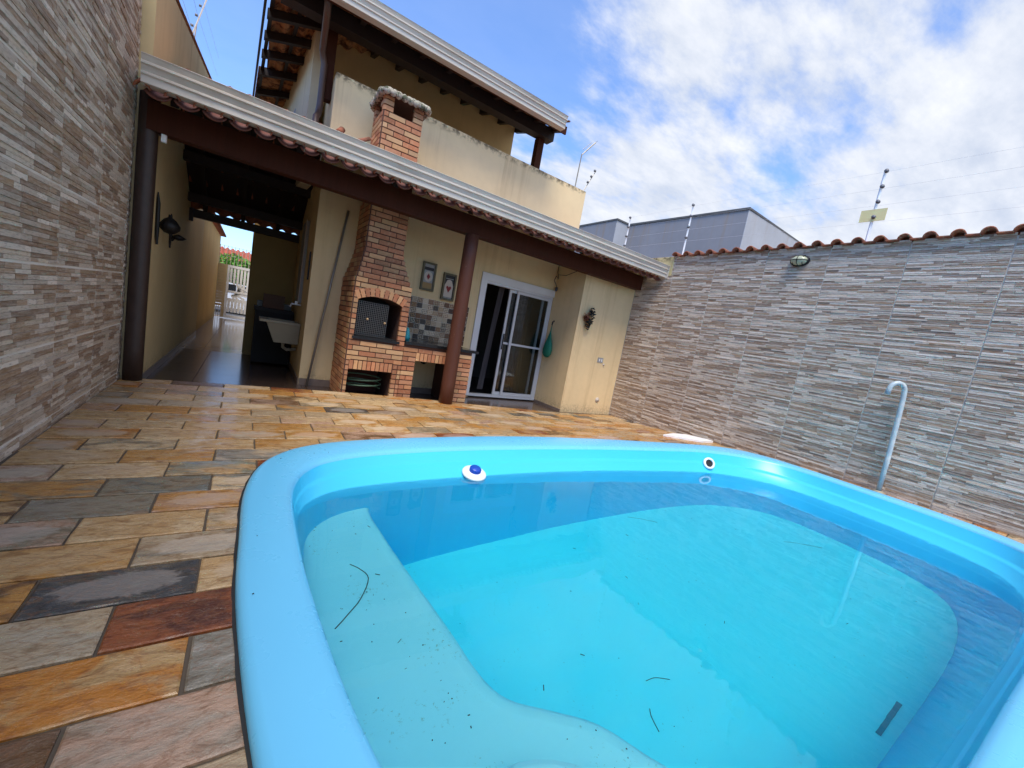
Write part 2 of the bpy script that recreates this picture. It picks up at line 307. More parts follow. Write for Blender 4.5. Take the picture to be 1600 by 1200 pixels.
# ------------------------------------------------------------------ mesh helpers
class MB:
    def __init__(s): s.v = []; s.f = []; s.c = []; s.c2 = []; s.uv = []; s.mi = []
    def add(s, vs_, fs, col=(1, 1, 1, 1), col2=(1, 1, 1, 1), mi=0, uvs=None):
        o = len(s.v); s.v += [tuple(v) for v in vs_]
        for i, f in enumerate(fs):
            s.f.append(tuple(o+j for j in f)); s.c.append(col); s.c2.append(col2); s.mi.append(mi)
            s.uv.append([uvs[j] for j in f] if uvs else [(0, 0)]*len(f))
    def box(s, a, b, col=(1, 1, 1, 1), mi=0, M_=None, col2=(1, 1, 1, 1)):
        x0, y0, z0 = a; x1, y1, z1 = b
        vs_ = [(x0, y0, z0), (x1, y0, z0), (x1, y1, z0), (x0, y1, z0), (x0, y0, z1), (x1, y0, z1), (x1, y1, z1), (x0, y1, z1)]
        if M_: vs_ = [M_ @ Vector(v) for v in vs_]
        s.add(vs_, [(0, 3, 2, 1), (4, 5, 6, 7), (0, 1, 5, 4), (1, 2, 6, 5), (2, 3, 7, 6), (3, 0, 4, 7)], col, col2, mi)
    def prism(s, pts, z0, z1, col=(1, 1, 1, 1), mi=0, top=True, bottom=True):
        """vertical prism over a footprint (any orientation)"""
        ar = sum(pts[i][0]*pts[(i+1) % len(pts)][1]-pts[(i+1) % len(pts)][0]*pts[i][1] for i in range(len(pts)))
        if ar < 0: pts = pts[::-1]
        n = len(pts); zf0 = z0 if callable(z0) else (lambda x, y: z0); zf1 = z1 if callable(z1) else (lambda x, y: z1)
        vs_ = [(x, y, zf0(x, y)) for x, y in pts]+[(x, y, zf1(x, y)) for x, y in pts]
        fs = [(i, (i+1) % n, n+(i+1) % n, n+i) for i in range(n)]
        if top: fs.append(tuple(range(n, 2*n)))
        if bottom: fs.append(tuple(range(n-1, -1, -1)))
        s.add(vs_, fs, col, (1, 1, 1, 1), mi)
    def tube(s, pts, r, seg=8, col=(1, 1, 1, 1), mi=0, caps=True):
        pts = [Vector(p) for p in pts]; rs = r if isinstance(r, (list, tuple)) else [r]*len(pts)
        rings = []; t0 = (pts[1]-pts[0]).normalized(); a = Vector((0, 0, 1)) if abs(t0.z) < 0.9 else Vector((1, 0, 0)); nrm = t0.cross(a).normalized()
        for i, p in enumerate(pts):
            t = (pts[min(i+1, len(pts)-1)]-pts[max(i-1, 0)]).normalized()
            nrm = (nrm-t*nrm.dot(t)).normalized(); bi = t.cross(nrm)
            rings.append([p+rs[i]*(math.cos(2*PI*k/seg)*nrm+math.sin(2*PI*k/seg)*bi) for k in range(seg)])
        vs_ = [v for rg in rings for v in rg]; fs = []
        for i in range(len(pts)-1):
            for k in range(seg): fs.append((i*seg+k, i*seg+(k+1) % seg, (i+1)*seg+(k+1) % seg, (i+1)*seg+k))
        if caps: fs.append(tuple(range(seg-1, -1, -1))); fs.append(tuple((len(pts)-1)*seg+k for k in range(seg)))
        s.add(vs_, fs, col, (1, 1, 1, 1), mi)
    def lathe(s, prof, c, seg=20, col=(1, 1, 1, 1), mi=0, M_=None):
        vs_ = []; n = len(prof)
        for k in range(seg):
            a = 2*PI*k/seg
            for r_, z in prof: vs_.append(Vector((c[0]+r_*math.cos(a), c[1]+r_*math.sin(a), c[2]+z)))
        if M_: vs_ = [M_ @ v for v in vs_]
        fs = [(k*n+i, ((k+1) % seg)*n+i, ((k+1) % seg)*n+i+1, k*n+i+1) for k in range(seg) for i in range(n-1)]
        s.add(vs_, fs, col, (1, 1, 1, 1), mi)
    def sweep(s, prof, p0, p1, axis, mi=0, cap=True):
        """profile of two coordinates swept along axis x or y from p0 to p1"""
        n = len(prof)
        def mk(t, a, b): return (t, a, b) if axis == 'x' else (a, t, b)
        vs_ = [mk(p0, *q) for q in prof]+[mk(p1, *q) for q in prof]
        fs = [(i, (i+1) % n, n+(i+1) % n, n+i) for i in range(n)]
        if cap: fs += [tuple(range(n-1, -1, -1)), tuple(range(n, 2*n))]
        s.add(vs_, fs, (1, 1, 1, 1), (1, 1, 1, 1), mi)
    def mesh(s, name, mats, smooth=False, attrs=True):
        me = bpy.data.meshes.new(name); me.from_pydata(s.v, [], s.f)
        for m_ in (mats if isinstance(mats, (list, tuple)) else [mats]): me.materials.append(m_)
        me.polygons.foreach_set('material_index', s.mi)
        if smooth: me.polygons.foreach_set('use_smooth', [True]*len(s.f))
        if attrs:
            for nm, src in (('Col', s.c), ('Col2', s.c2)):
                if any(c != (1, 1, 1, 1) for c in src):
                    at = me.color_attributes.new(nm, 'FLOAT_COLOR', 'CORNER'); buf = []
                    for f, c in zip(s.f, src): buf += list(c if len(c) == 4 else (*c, 1))*len(f)
                    at.data.foreach_set('color', buf)
            if any(u != (0, 0) for uv in s.uv for u in uv):
                ul = me.uv_layers.new(name='UVMap'); ul.data.foreach_set('uv', [q for uv in s.uv for u in uv for q in u])
        me.update(); return me
    def build(s, name, mats, parent=None, smooth=False, **kw):
        return obj(name, s.mesh(name, mats, smooth), parent, **kw)
def obj(name, me, parent=None, loc=None, label=None, cat=None, group=None, kind=None):
    o = bpy.data.objects.new(name, me); COL.objects.link(o)
    if parent is not None: o.parent = parent
    if loc is not None: o.location = loc
    tag(o, label, cat, group, kind); return o
def tag(o, label=None, cat=None, group=None, kind=None):
    for k, v in (('label', label), ('category', cat), ('group', group), ('kind', kind)):
        if v: o[k] = v
def empty(name, loc, label, cat, group=None):
    o = bpy.data.objects.new(name, None); COL.objects.link(o); o.location = loc; o.empty_display_size = 0.2; tag(o, label, cat, group); return o
class Rel:
    """an Empty thing whose parts are written in world coordinates"""
    def __init__(s, name, loc, label, cat, group=None): s.o = empty(name, loc, label, cat, group); s.loc = Vector(loc)
    def part(s, name, mb, mats, smooth=False, parent=None, **kw):
        if isinstance(mb, MB):
            if parent is None:
                mb.v = [tuple(Vector(v)-s.loc) for v in mb.v]
            else:
                mb.v = [tuple(Vector(v)-s.loc-parent.location) for v in mb.v]
            return mb.build(name, mats, parent or s.o, smooth, **kw)
def smoothstep(a, b, x): t = max(0, min(1, (x-a)/(b-a))); return t*t*(3-2*t)
def deck_z(x, y):
    return smoothstep(0.8, 5.6, x)*(0.055 - 0.175*smoothstep(2.7, 5.7, y)) + 0.05*smoothstep(5.9, 6.5, x)*smoothstep(3.3, 2.0, y)
def catmull(P_, n, closed=True):
    out_ = []; m_ = len(P_); per = max(1, n//m_)
    for i in range(m_ if closed else m_-1):
        if closed: p = [P_[(i+k-1) % m_] for k in range(4)]
        else: p = [P_[max(0, i-1)], P_[i], P_[i+1], P_[min(m_-1, i+2)]]
        for j in range(per):
            t = j/per
            out_.append(tuple(0.5*((2*p[1][k])+(-p[0][k]+p[2][k])*t+(2*p[0][k]-5*p[1][k]+4*p[2][k]-p[3][k])*t*t+(-p[0][k]+3*p[1][k]-3*p[2][k]+p[3][k])*t**3) for k in range(len(p[0]))))
    if not closed: out_.append(tuple(P_[-1]))
    return out_

# ------------------------------------------------------------------ pool outlines (plan, metres)
PO = [(.05, 1.6), (.05, 2.1), (.06, 2.55), (.12, 2.9), (.24, 3.15), (.46, 3.34), (.85, 3.46), (1.5, 3.53), (2.5, 3.55), (3.5, 3.46), (4.45, 3.3), (5.25, 3.15), (5.87, 2.97), (6.18, 2.68), (6.29, 2.2), (6.29, 1.5), (6.28, .8), (6.15, .3), (5.8, -.1), (5.1, -.3), (4, -.36), (2.8, -.34), (1.6, -.32), (.9, -.22), (.45, .05), (.2, .45), (.105, .95)]
PI_ = [(.30, 1.6), (.29, 2.1), (.30, 2.45), (.34, 2.67), (.42, 2.85), (.58, 3.0), (.93, 3.11), (1.62, 3.17), (2.6, 3.15), (3.5, 3.08), (4.3, 2.98), (5.07, 2.87), (5.6, 2.67), (5.95, 2.38), (6.08, 2.0), (6.07, 1.45), (6.03, .76), (5.85, .27), (5.45, .03), (4.8, -.05), (4, -.05), (2.9, -.0), (1.9, .04), (1.1, .1), (.68, .25), (.48, .5), (.36, .95)]
PW = [(.33, 1.6), (.33, 2.1), (.34, 2.42), (.38, 2.6), (.48, 2.74), (.65, 2.84), (.95, 2.9), (1.55, 2.94), (2.6, 2.96), (3.4, 2.92), (4.2, 2.83), (4.93, 2.72), (5.45, 2.53), (5.78, 2.25), (5.93, 1.9), (5.95, 1.4), (5.88, .8), (5.7, .36), (5.35, .15), (4.75, .06), (4, .05), (2.9, .08), (1.9, .12), (1.15, .18), (.75, .33), (.52, .56), (.39, .97)]
PB = [(.45, 1.6), (.45, 2.05), (.5, 2.3), (.56, 2.42), (.66, 2.52), (.8, 2.6), (1.1, 2.66), (1.65, 2.7), (2.6, 2.71), (3.35, 2.68), (4.1, 2.62), (4.75, 2.52), (5.2, 2.34), (5.5, 2.1), (5.62, 1.8), (5.65, 1.4), (5.6, .9), (5.42, .55), (5.1, .38), (4.6, .3), (4, .28), (2.9, .3), (1.9, .34), (1.25, .4), (.9, .52), (.68, .75), (.55, 1.1)]
ZW = -0.13; ZF = -1.2; ZBENCH = -0.43
def rim_z(x): return 0.04+0.09*(x/6.3)
NP = 27*6
cO, cI, cW, cB = [catmull(p, NP) for p in (PO, PI_, PW, PB)]
def inside(x, y, poly):
    r = False; j = len(poly)-1
    for i in range(len(poly)):
        if (poly[i][1] > y) != (poly[j][1] > y) and x < (poly[j][0]-poly[i][0])*(y-poly[i][1])/(poly[j][1]-poly[i][1])+poly[i][0]: r = not r
        j = i
    return r
def lerp2(a, b, t): return [(p[0]+(q[0]-p[0])*t, p[1]+(q[1]-p[1])*t) for p, q in zip(a, b)]

# ================================================================== SETTING: ground, porch floor, street
mid = lerp2(cO, cI, 0.55)
g = MB(); st = 0.1
nx, ny = 76, 82
for i in range(nx):
    for j in range(ny):
        x0 = -1.08+i*st; y0 = -2.5+j*st
        if inside(x0+st/2, y0+st/2, mid): continue
        x1 = min(x0+st, 6.5); y1 = min(y0+st, 5.67)
        if x1 <= x0 or y1 <= y0: continue
        q = [(x0, y0), (x1, y0), (x1, y1), (x0, y1)]
        g.add([(a, b, deck_z(a, b)-0.010) for a, b in q], [(0, 1, 2, 3)])
g.prism([(-1.08, 5.655), (6.5, 5.655), (6.5, 5.67), (-1.08, 5.67)], -0.3, lambda x, y: deck_z(x, y)-0.0105)
patio = g.build('patio_ground', M['mortar'], kind='structure')
gg = MB(); S_ = 400
hole = (-1.3, -2.6, 6.9, 18.6)
for a in ((-S_, -S_, S_, hole[1]), (-S_, hole[3], S_, S_), (-S_, hole[1], hole[0], hole[3]), (hole[2], hole[1], S_, hole[3])):
    gg.add([(a[0], a[1], -.16), (a[2], a[1], -.16), (a[2], a[3], -.16), (a[0], a[3], -.16)], [(0, 1, 2, 3)])
gg.build('ground', M['soil'], kind='structure')
rd = MB(); rd.add([(-60, 20, -.155), (60, 20, -.155), (60, 27, -.155), (-60, 27, -.155)], [(0, 1, 2, 3)]); rd.build('road', M['asphalt'], kind='structure')
ZP = -0.125
pf = MB(); pf.box((-1.3, 5.67, ZP-.1), (6.9, 18.6, ZP-.008)); porch = pf.build('porch_floor', simple('tile_joint', (0.03, 0.025, 0.02), 0.8), kind='structure')
def floor_tiles(x0, x1, y0, y1, dx, dy, mat, ox=0.0, lim=200):
    me_cache = {}
    y = y0
    while y < y1-0.02:
        x = x0-ox
        while x < x1-0.02:
            a, b = max(x, x0), min(x+dx, x1); d = min(y+dy, y1)
            if b-a > 0.03:
                key = (round(b-a, 3), round(d-y, 3))
                if key not in me_cache:
                    mb = MB(); mb.box((0.003, 0.003, -0.01), (b-a-0.003, d-y-0.003, 0)); me_cache[key] = mb.mesh('floor_tile', mat)
                obj('floor_tile', me_cache[key], porch, (a, y, ZP))
            x += dx
        y += dy
floor_tiles(-0.98, 6.48, 5.672, 9.2, 0.62, 0.62, M['porch_tile'], 0.15)
floor_tiles(-1.1, 0.9, 9.2, 18.5, 0.62, 0.62, M['corr_tile'], 0.15)

# paving stones ------------------------------------------------------
tan = (.50, .31, .13); gold = (.48, .23, .05); gbe = (.43, .32, .19); olive = (.23, .19, .12); slate = (.055, .056, .055); rust = (.20, .045, .014)
pink = (.46, .29, .19); brown = (.14, .07, .025); sand = (.60, .43, .23); orange = (.48, .18, .022); grey = (.22, .195, .145); stain = (.26, .13, .045)
PAL = [tan, gold, gbe, sand, sand, tan, gold, pink, olive, gbe, tan, gold, sand, orange, tan, gold, brown, gbe]
SW, SH = .462, .2335
fixed = {(0, -.07): (grey, (.33, .30, .24), .3), (0, -.53): (orange, (.48, .30, .12), 0), (1, -.32): ((.26, .075, .02), (.10, .03, .012), 0), (1, -.79): (gbe, (.40, .34, .24), 0),
         (2, -.56): (slate, (.10, .085, .06), .8), (2, -.1): (tan, sand, .6), (2, -1.02): (brown, gold, 0), (-1, -.3): (pink, (.34, .27, .19), .15), (-1, -.76): (brown, (.15, .085, .045), 0),
         (3, -.33): (gbe, grey, .9), (3, -.79): (tan, gold, .1), (4, -.57): (tan, sand, 0), (4, -.11): (tan, gbe, .7), (4, -1.03): (olive, pink, .9), (5, -.8): (olive, grey, .2), (5, -.34): (gold, pink, .8),
         (6, -.58): (olive, (.16, .17, .14), 0), (6, -.12): (sand, grey, .8), (6, -1.04): (olive, gold, 0), (7, -.81): (sand, tan, .5), (7, -.35): (tan, (.24, .24, .17), .2), (8, -.59): (gold, tan, 0), (8, -.13): (grey, sand, .4)}
ry0 = 1.272; stones = []
for r in range(-12, 19):
    y0 = ry0+r*SH; y1 = min(y0+SH, 5.665)
    if y1-y0 < 0.03: continue
    off = (-.30 if r % 2 else -.07)-.01*(r//2 if r > 0 else 0)
    k0 = -4
    x = off+k0*SW
    while x < 6.48:
        a, b = max(x, -1.048), min(x+SW, 6.478); kx = x; x += SW
        if b-a < 0.03: continue
        cx, cy = (a+b)/2, (y0+y1)/2
        corners = [(a, y0), (b, y0), (b, y1), (a, y1), (cx, cy)]
        if all(inside(px_, py_, mid) for px_, py_ in corners): continue
        ii = [inside(px_, py_, cI) for px_, py_ in corners[:4]]
        if sum(ii) >= 1:        # cut the stone back so it ends under the rim
            for _ in range(40):
                if not any(inside(px_, py_, cI) for px_, py_ in ((a, y0), (b, y0), (b, y1), (a, y1))): break
                if inside(b, y0, cI) or inside(b, y1, cI):
                    if cx < 3: b -= .02
                    else: a += .02
                else: a += .02
                if b-a < .04: break
            if b-a < .04: continue
        fx = None
        for (rr, xx), v in fixed.items():
            if rr == r and abs(xx-kx) < 0.04: fx = v
        stones.append((a, b, y0, y1, fx, math.hypot(cx, cy-0.2)+(3 if cy < .6 else 0)))
stones.sort(key=lambda s: s[5])
smb = MB()
for n_, (a, b, y0, y1, fx, d_) in enumerate(stones):
    j = .004+random.random()*.002; c1, c2, al = fx if fx else (random.choice(PAL), random.choice(PAL), random.choice([0, 0, .1, .3, .8, .9]))
    if not fx and random.random() < .05: c1, c2 = slate, olive
    if not fx and random.random() < .05: c1, c2 = rust, gold
    cen = ((a+b)/2, (y0+y1)/2); lift = random.uniform(-.0015, .002)
    e = .006
    ring = []
    for (p_, q_, k_) in (((a+j, y0+j), (b-j, y0+j), 5), ((b-j, y0+j), (b-j, y1-j), 3), ((b-j, y1-j), (a+j, y1-j), 5), ((a+j, y1-j), (a+j, y0+j), 3)):
        for m_ in range(k_): ring.append((p_[0]+(q_[0]-p_[0])*m_/k_+random.uniform(-.002, .002), p_[1]+(q_[1]-p_[1])*m_/k_+random.uniform(-.002, .002)))
    nr = len(ring); v = [(x_, y_, deck_z(x_, y_)-.012) for x_, y_ in ring]+[(x_, y_, deck_z(x_, y_)-.0035+lift) for x_, y_ in ring]
    for x_, y_ in ring:
        x2 = cen[0]+(x_-cen[0])*(1-2*e/(b-a)); y2 = cen[1]+(y_-cen[1])*(1-2*e/(y1-y0)); v.append((x2, y2, deck_z(x2, y2)+lift+random.uniform(-.0012, .0008)))
    v.append((cen[0], cen[1], deck_z(*cen)+lift+random.uniform(-.001, .001)))
    fs = [(m_, (m_+1) % nr, nr+(m_+1) % nr, nr+m_) for m_ in range(nr)]+[(nr+m_, nr+(m_+1) % nr, 2*nr+(m_+1) % nr, 2*nr+m_) for m_ in range(nr)]+[(2*nr+m_, 2*nr+(m_+1) % nr, 3*nr) for m_ in range(nr)]
    uv = [((p[0]-a)/(b-a), (p[1]-y0)/(y1-y0)) for p in v]
    if n_ < 300:
        mb = MB(); mb.add([(p[0]-cen[0], p[1]-cen[1], p[2]) for p in v], fs, (*c1, 1), (*c2, al), 0, uv)
        o = mb.build('paving_stone', M['paving'], patio); o.location = (cen[0], cen[1], 0)
    else: smb.add(v, fs, (*c1, 1), (*c2, al), 0, uv)
if smb.v: smb.build('paving_stones', M['paving'], patio, kind='stuff')

# ================================================================== POOL
pool = empty('swimming_pool', (3.1, 1.6, 0), 'pale blue fibreglass pool shell with a wide rounded rim set in the stone deck', 'swimming pool')
def loft(mb, loops, zs, mi=0, close_bottom=False):
    n = len(loops[0]); vs_ = []
    for lp, z in zip(loops, zs):
        for (x, y) in lp: vs_.append((x-3.1, y-1.6, z(x, y) if callable(z) else z))
    fs = []
    for i in range(len(loops)-1):
        for k in range(n): fs.append((i*n+k, (i+1)*n+k, (i+1)*n+(k+1) % n, i*n+(k+1) % n))
    if close_bottom: fs.append(tuple((len(loops)-1)*n+k for k in range(n-1, -1, -1)))
    mb.add(vs_, fs, (1, 1, 1, 1), (1, 1, 1, 1), mi)
def T(t): return lerp2(cO, cI, t)
def U(t): return lerp2(cI, cW, t)
rz = lambda d: (lambda x, y: rim_z(x)+d)
mb = MB()
loft(mb, [T(0), T(0), T(.02), T(.07), T(.15), T(.5), T(.82), T(.92), T(.98), T(1.0)],
     [lambda x, y: deck_z(x, y)-.05, rz(-.035), rz(-.018), rz(-.006), rz(0), rz(.004), rz(0), rz(-.006), rz(-.018), rz(-.03)])
mb.build('rim', M['shell'], pool, smooth=True)
mb = MB()
wz = lambda f, d=0: (lambda x, y: (rim_z(x)-.03)*(1-f)+(-.135)*f+d)
loft(mb, [T(1.0), U(.28), U(.36), U(.44), U(.52), U(.90), U(1.0), lerp2(cW, cB, .08), lerp2(cW, cB, .2), lerp2(cW, cB, .72), lerp2(cW, cB, .92), lerp2(cW, cB, 1.0)],
     [rz(-.03), wz(.42), wz(.50), wz(.52), wz(.60), ZW+.004, ZW-.006, -.2, -.36, -.9, -1.1, ZF])
mb.build('wall', M['shell_wall'], pool, smooth=True)
mb = MB(); mb.add([(x-3.1, y-1.6, ZF+.0005) for x, y in lerp2(cW, cB, 1.0)][::-1], [tuple(range(NP))]); mb.build('pool_floor', M['shell_floor'], pool)
# bench along the left end
edge = catmull([(.86, 3.3), (.90, 2.93), (.84, 2.76), (.86, 2.42), (.90, 2.0), (.95, 1.56), (.975, 1.28), (1.03, 1.13), (1.16, 1.02), (1.32, .88), (1.44, .66), (1.6, .46), (1.85, .33), (2.3, .2), (2.6, -.02)], 60, False)
bpts = edge+[(2.6, -.2), (.1, -.2), (.1, 3.3)]
def bez(pts_, dz, inset):
    out_ = []
    for i, (x, y) in enumerate(pts_):
        if i < len(edge):
            a = edge[max(0, i-1)]; b = edge[min(len(edge)-1, i+1)]; tx, ty = b[0]-a[0], b[1]-a[1]; l_ = math.hypot(tx, ty) or 1
            out_.append((x+ty/l_*inset, y-tx/l_*inset))
        else: out_.append((x, y))
    return out_
mb = MB()
# offsets: edge runs towards -y, so (-ty, tx) points to deep water (+x)
def off_edge(d): 
    r_ = []
    for i, (x, y) in enumerate(edge):
        a = edge[max(0, i-1)]; b = edge[min(len(edge)-1, i+1)]; tx, ty = b[0]-a[0], b[1]-a[1]; l_ = math.hypot(tx, ty) or 1
        r_.append((x-ty/l_*d, y+tx/l_*d))
    return r_
lay = [(off_edge(-.06), ZBENCH), (off_edge(-.02), ZBENCH-.004), (off_edge(0), ZBENCH-.018), (off_edge(.012), ZBENCH-.05), (off_edge(.10), -1.0), (off_edge(.16), ZF-.02)]
vs_ = [(x-3.1, y-1.6, z) for lp, z in lay for x, y in lp]; n = len(edge)
for i in range(len(lay)-1): mb.add(vs_ if i == 0 else [], [(i*n+k, (i+1)*n+k, (i+1)*n+k+1, i*n+k+1) for k in range(n-1)] if i == 0 else [tuple(q-len(mb.v) for q in (i*n+k, (i+1)*n+k, (i+1)*n+k+1, i*n+k+1)) for k in range(n-1)], mi=0 if i < 2 else 1)
benchside = mb.build('bench_front', [M['bench'], M['shell_wall']], pool, smooth=True)
mb = MB(); top = off_edge(-.06)+[(2.6, -.2), (.1, -.2), (.1, 3.3)]
mb.add([(x-3.1, y-1.6, ZBENCH) for x, y in top][::-1], [tuple(range(len(top)))]); mb.build('bench', M['bench'], pool)
# small raised entry step in the near corner
mb = MB(); cs = [(.80+.36*math.cos(a), .40+.42*math.sin(a)) for a in [2*PI*k/40 for k in range(40)]]
def sc(c, f, cx=.80, cy=.40): return [(cx+(x-cx)*f, cy+(y-cy)*f) for x, y in c]
loft(mb, [sc(cs, 1.12), sc(cs, 1.03), sc(cs, 1.0), sc(cs, .95)], [ZBENCH-.02, -.25, -.225, -.215])
nn = len(mb.v)-40; mb.f.append(tuple(range(nn, nn+40))); mb.c.append((1,)*4); mb.c2.append((1,)*4); mb.mi.append(0); mb.uv.append([(0, 0)]*40)
mb.build('entry_step', M['bench'], pool, smooth=False)
# dark joint round the shell
mb = MB(); og = [(p[0]+random.uniform(-.003, .003), p[1]+random.uniform(-.003, .003)) for p in lerp2(cO, cI, -.045)]; ig = T(.04); n = NP
vs_ = [(x-3.1, y-1.6, deck_z(x, y)+.0025) for x, y in og]+[(x-3.1, y-1.6, deck_z(x, y)+.004) for x, y in ig]
mb.add(vs_, [(k, (k+1) % n, n+(k+1) % n, n+k) for k in range(n)]); mb.build('joint', M['seal'], pool)
# drain and fittings
mb = MB(); mb.box((3.12-3.1, .345-1.6, ZF+.002), (3.50-3.1, .37-1.6, ZF+.008)); mb.build('drain', simple('drain_grate', (.03, .22, .30), .6), pool)
jr = Matrix.Translation((5.30-3.1, 2.835-1.6, -.055)) @ Matrix.Rotation(math.radians(-70), 4, 'X') @ Matrix.Rotation(0, 4, 'Z')
mb = MB(); jr = Matrix.Translation((5.16-3.1, 2.74-1.6, -.03)) @ Matrix.Rotation(math.radians(-34), 4, 'Z') @ Matrix.Rotation(math.radians(62), 4, 'X')
mb.lathe([(.048, .0), (.075, .004), (.078, .022), (.070, .034), (.052, .036), (.048, .028), (.048, 0)], (0, 0, 0), 24, M_=jr)
ring = mb.build('skimmer_ring', M['white'], pool, smooth=True)
mb = MB(); mb.lathe([(.0, .016), (.050, .016)], (0, 0, 0), 24, M_=jr); mb.build('skimmer_mouth', M['black'], ring)
# water
mb = MB(); lpW = lerp2(cW, cI, .16)
vs_ = [(x, y, ZW) for x, y in lpW]+[(x, y, -1.5) for x, y in lpW]; n = NP
fs = [(k, (k+1) % n, n+(k+1) % n, n+k) for k in range(n)]+[tuple(range(n-1, -1, -1)), tuple(range(n, 2*n))]
mb.add(vs_, fs); wat = mb.build('water', M['water'], kind='structure')

# ================================================================== clad boundary walls
def clad_tile(W_, H_, rows, brownish, seed):
    rr = random.Random(seed); mb = MB(); hrow = (H_-.004)/rows
    z = .002
    cuts = [rr.uniform(.8, 1.2) for _ in range(rows)]; tot = sum(cuts); hs_ = [c/tot*(H_-.004) for c in cuts]
    for h in hs_:
        x = .002
        while x < W_-.004:
            l_ = rr.uniform(.07, .36)
            if W_-.002-(x+l_) < .06: l_ = W_-.002-x
            t_ = rr.random()
            if t_ < brownish: c = rr.choice([(.28, .165, .09), (.34, .215, .12), (.39, .27, .17), (.25, .16, .10)])
            else: c = rr.choice([(.67, .57, .46), (.58, .49, .39), (.48, .395, .31), (.74, .64, .53), (.60, .49, .37), (.51, .42, .33)])
            fa = rr.uniform(.85, 1.12); c = tuple(v*fa for v in c)
            d = rr.uniform(.003, .0115)
            x1 = x+l_; z1 = z+h
            # front face towards -Y in tile space, base at y=0
            v = [(x, 0, z), (x1, 0, z), (x1, 0, z1), (x, 0, z1), (x+.001, -d, z+.002), (x1-.001, -d-rr.uniform(-.001, .001), z+.0015), (x1-.001, -d, z1-.002), (x+.001, -d, z1-.0015)]
            mb.add(v, [(4, 5, 6, 7), (0, 1, 5, 4), (1, 2, 6, 5), (2, 3, 7, 6), (3, 0, 4, 7)], (*c, 1))
            x = x1
        z += h
    return mb.mesh('wall_tile', M['strip'])
# right wall, inner face x = 6.48
rw = empty('boundary_wall', (6.6, 2, 0), 'tall right-hand garden wall clad in grey and brown stacked-stone tiles under clay coping', 'wall')
mb = MB(); mb.box((6.485-6.6, -3-2, -.3), (6.66-6.6, 4.97-2, 3.10)); mb.build('wall_core', M['grout_r'], rw)
mb = MB(); mb.box((6.485-6.6, 4.972-2, -.3), (6.66-6.6, 5.76-2, 2.765)); mb.build('wall_core', M['grout_r'], rw)
mb = MB(); mb.box((6.47-6.6, 4.972-2, 2.77), (6.66-6.6, 9-2, 3.12)); mb.build('bare_end', M['mossy'], rw)
TW, TH = .806, .4335
vars_r = [clad_tile(TW-.010, TH-.005, 19, .42, 100+k) for k in range(5)]
Rr = Matrix.Rotation(-PI/2, 4, 'Z')
zj = [1.83+TH*(k-5) for k in range(9)]
ys = [.905+TW*k for k in range(-4, 7)]
for yi, y0 in enumerate(ys):
    for z0 in zj:
        if z0 > 2.70: 
            continue
        y1 = y0+TW; zz1 = z0+TH
        if y0 > 5.7: continue
        o = obj('wall_tile', random.choice(vars_r), rw); o.rotation_euler = (0, 0, -PI/2)
        o.location = (6.485-6.6, y1-.005-2, z0+.003)
        if y1 > 5.75: o.scale = ((5.745-y0)/TW, 1, 1); o.location.y = 5.745-2
# top course (cut)
vars_t = [clad_tile(TW-.006, 3.10-(zj[-1]+0)-.0, 5, .34, 140+k) for k in range(3)] if 3.10-zj[-1] > .05 and zj[-1] > 2.70 else []
if vars_t:
    for y0 in ys:
        if y0+TW > 5.0: continue
        o = obj('wall_tile', random.choice(vars_t), rw); o.rotation_euler = (0, 0, -PI/2); o.location = (6.485-6.6, y0+TW-.003-2, zj[-1]+.003)
# coping of clay tiles
def barrel(r0, r1, L_, th=.013, seg=8, arc=PI):
    mb = MB(); vs_ = []; 
    for (xx, r_) in ((0, r0), (L_, r1)):
        for k in range(seg+1):
            a = (PI-arc)/2+arc*k/seg; vs_.append((xx, r_*math.cos(a), r_*math.sin(a)))
        for k in range(seg+1):
            a = (PI-arc)/2+arc*k/seg; vs_.append((xx, (r_-th)*math.cos(a), (r_-th)*math.sin(a)))
    n_ = seg+1; fs = []
    for k in range(seg):
        fs += [(k, k+1, 2*n_+k+1, 2*n_+k), (n_+k, 3*n_+k, 3*n_+k+1, n_+k+1), (k, n_+k, n_+k+1, k+1), (2*n_+k, 2*n_+k+1, 3*n_+k+1, 3*n_+k)]
    fs += [(0, 2*n_, 3*n_, n_), (seg, n_+seg, 3*n_+seg, 2*n_+seg)]
    mb.add(vs_, fs); return mb
cap_me = barrel(.062, .055, .34).mesh('coping_tile', M['clay'], True)
pan = MB(); pan.box((0, -.06, -.006), (.34, .06, .006)); pan_me = pan.mesh('coping_pan', M['clay'])
y = 4.93; k = 0
while y > -2.9:
    o = obj('coping_tile', cap_me, rw, (6.395-6.6+random.uniform(-.006, .006), y-2, 3.125)); o.rotation_euler = (random.uniform(-.05, .05), -.02, random.uniform(-.03, .03))
    o = obj('coping_pan', pan_me, rw, (6.402-6.6, y-.1125-2, 3.118)); o.rotation_euler = (0, -.02, 0)
    y -= .225; k += 1
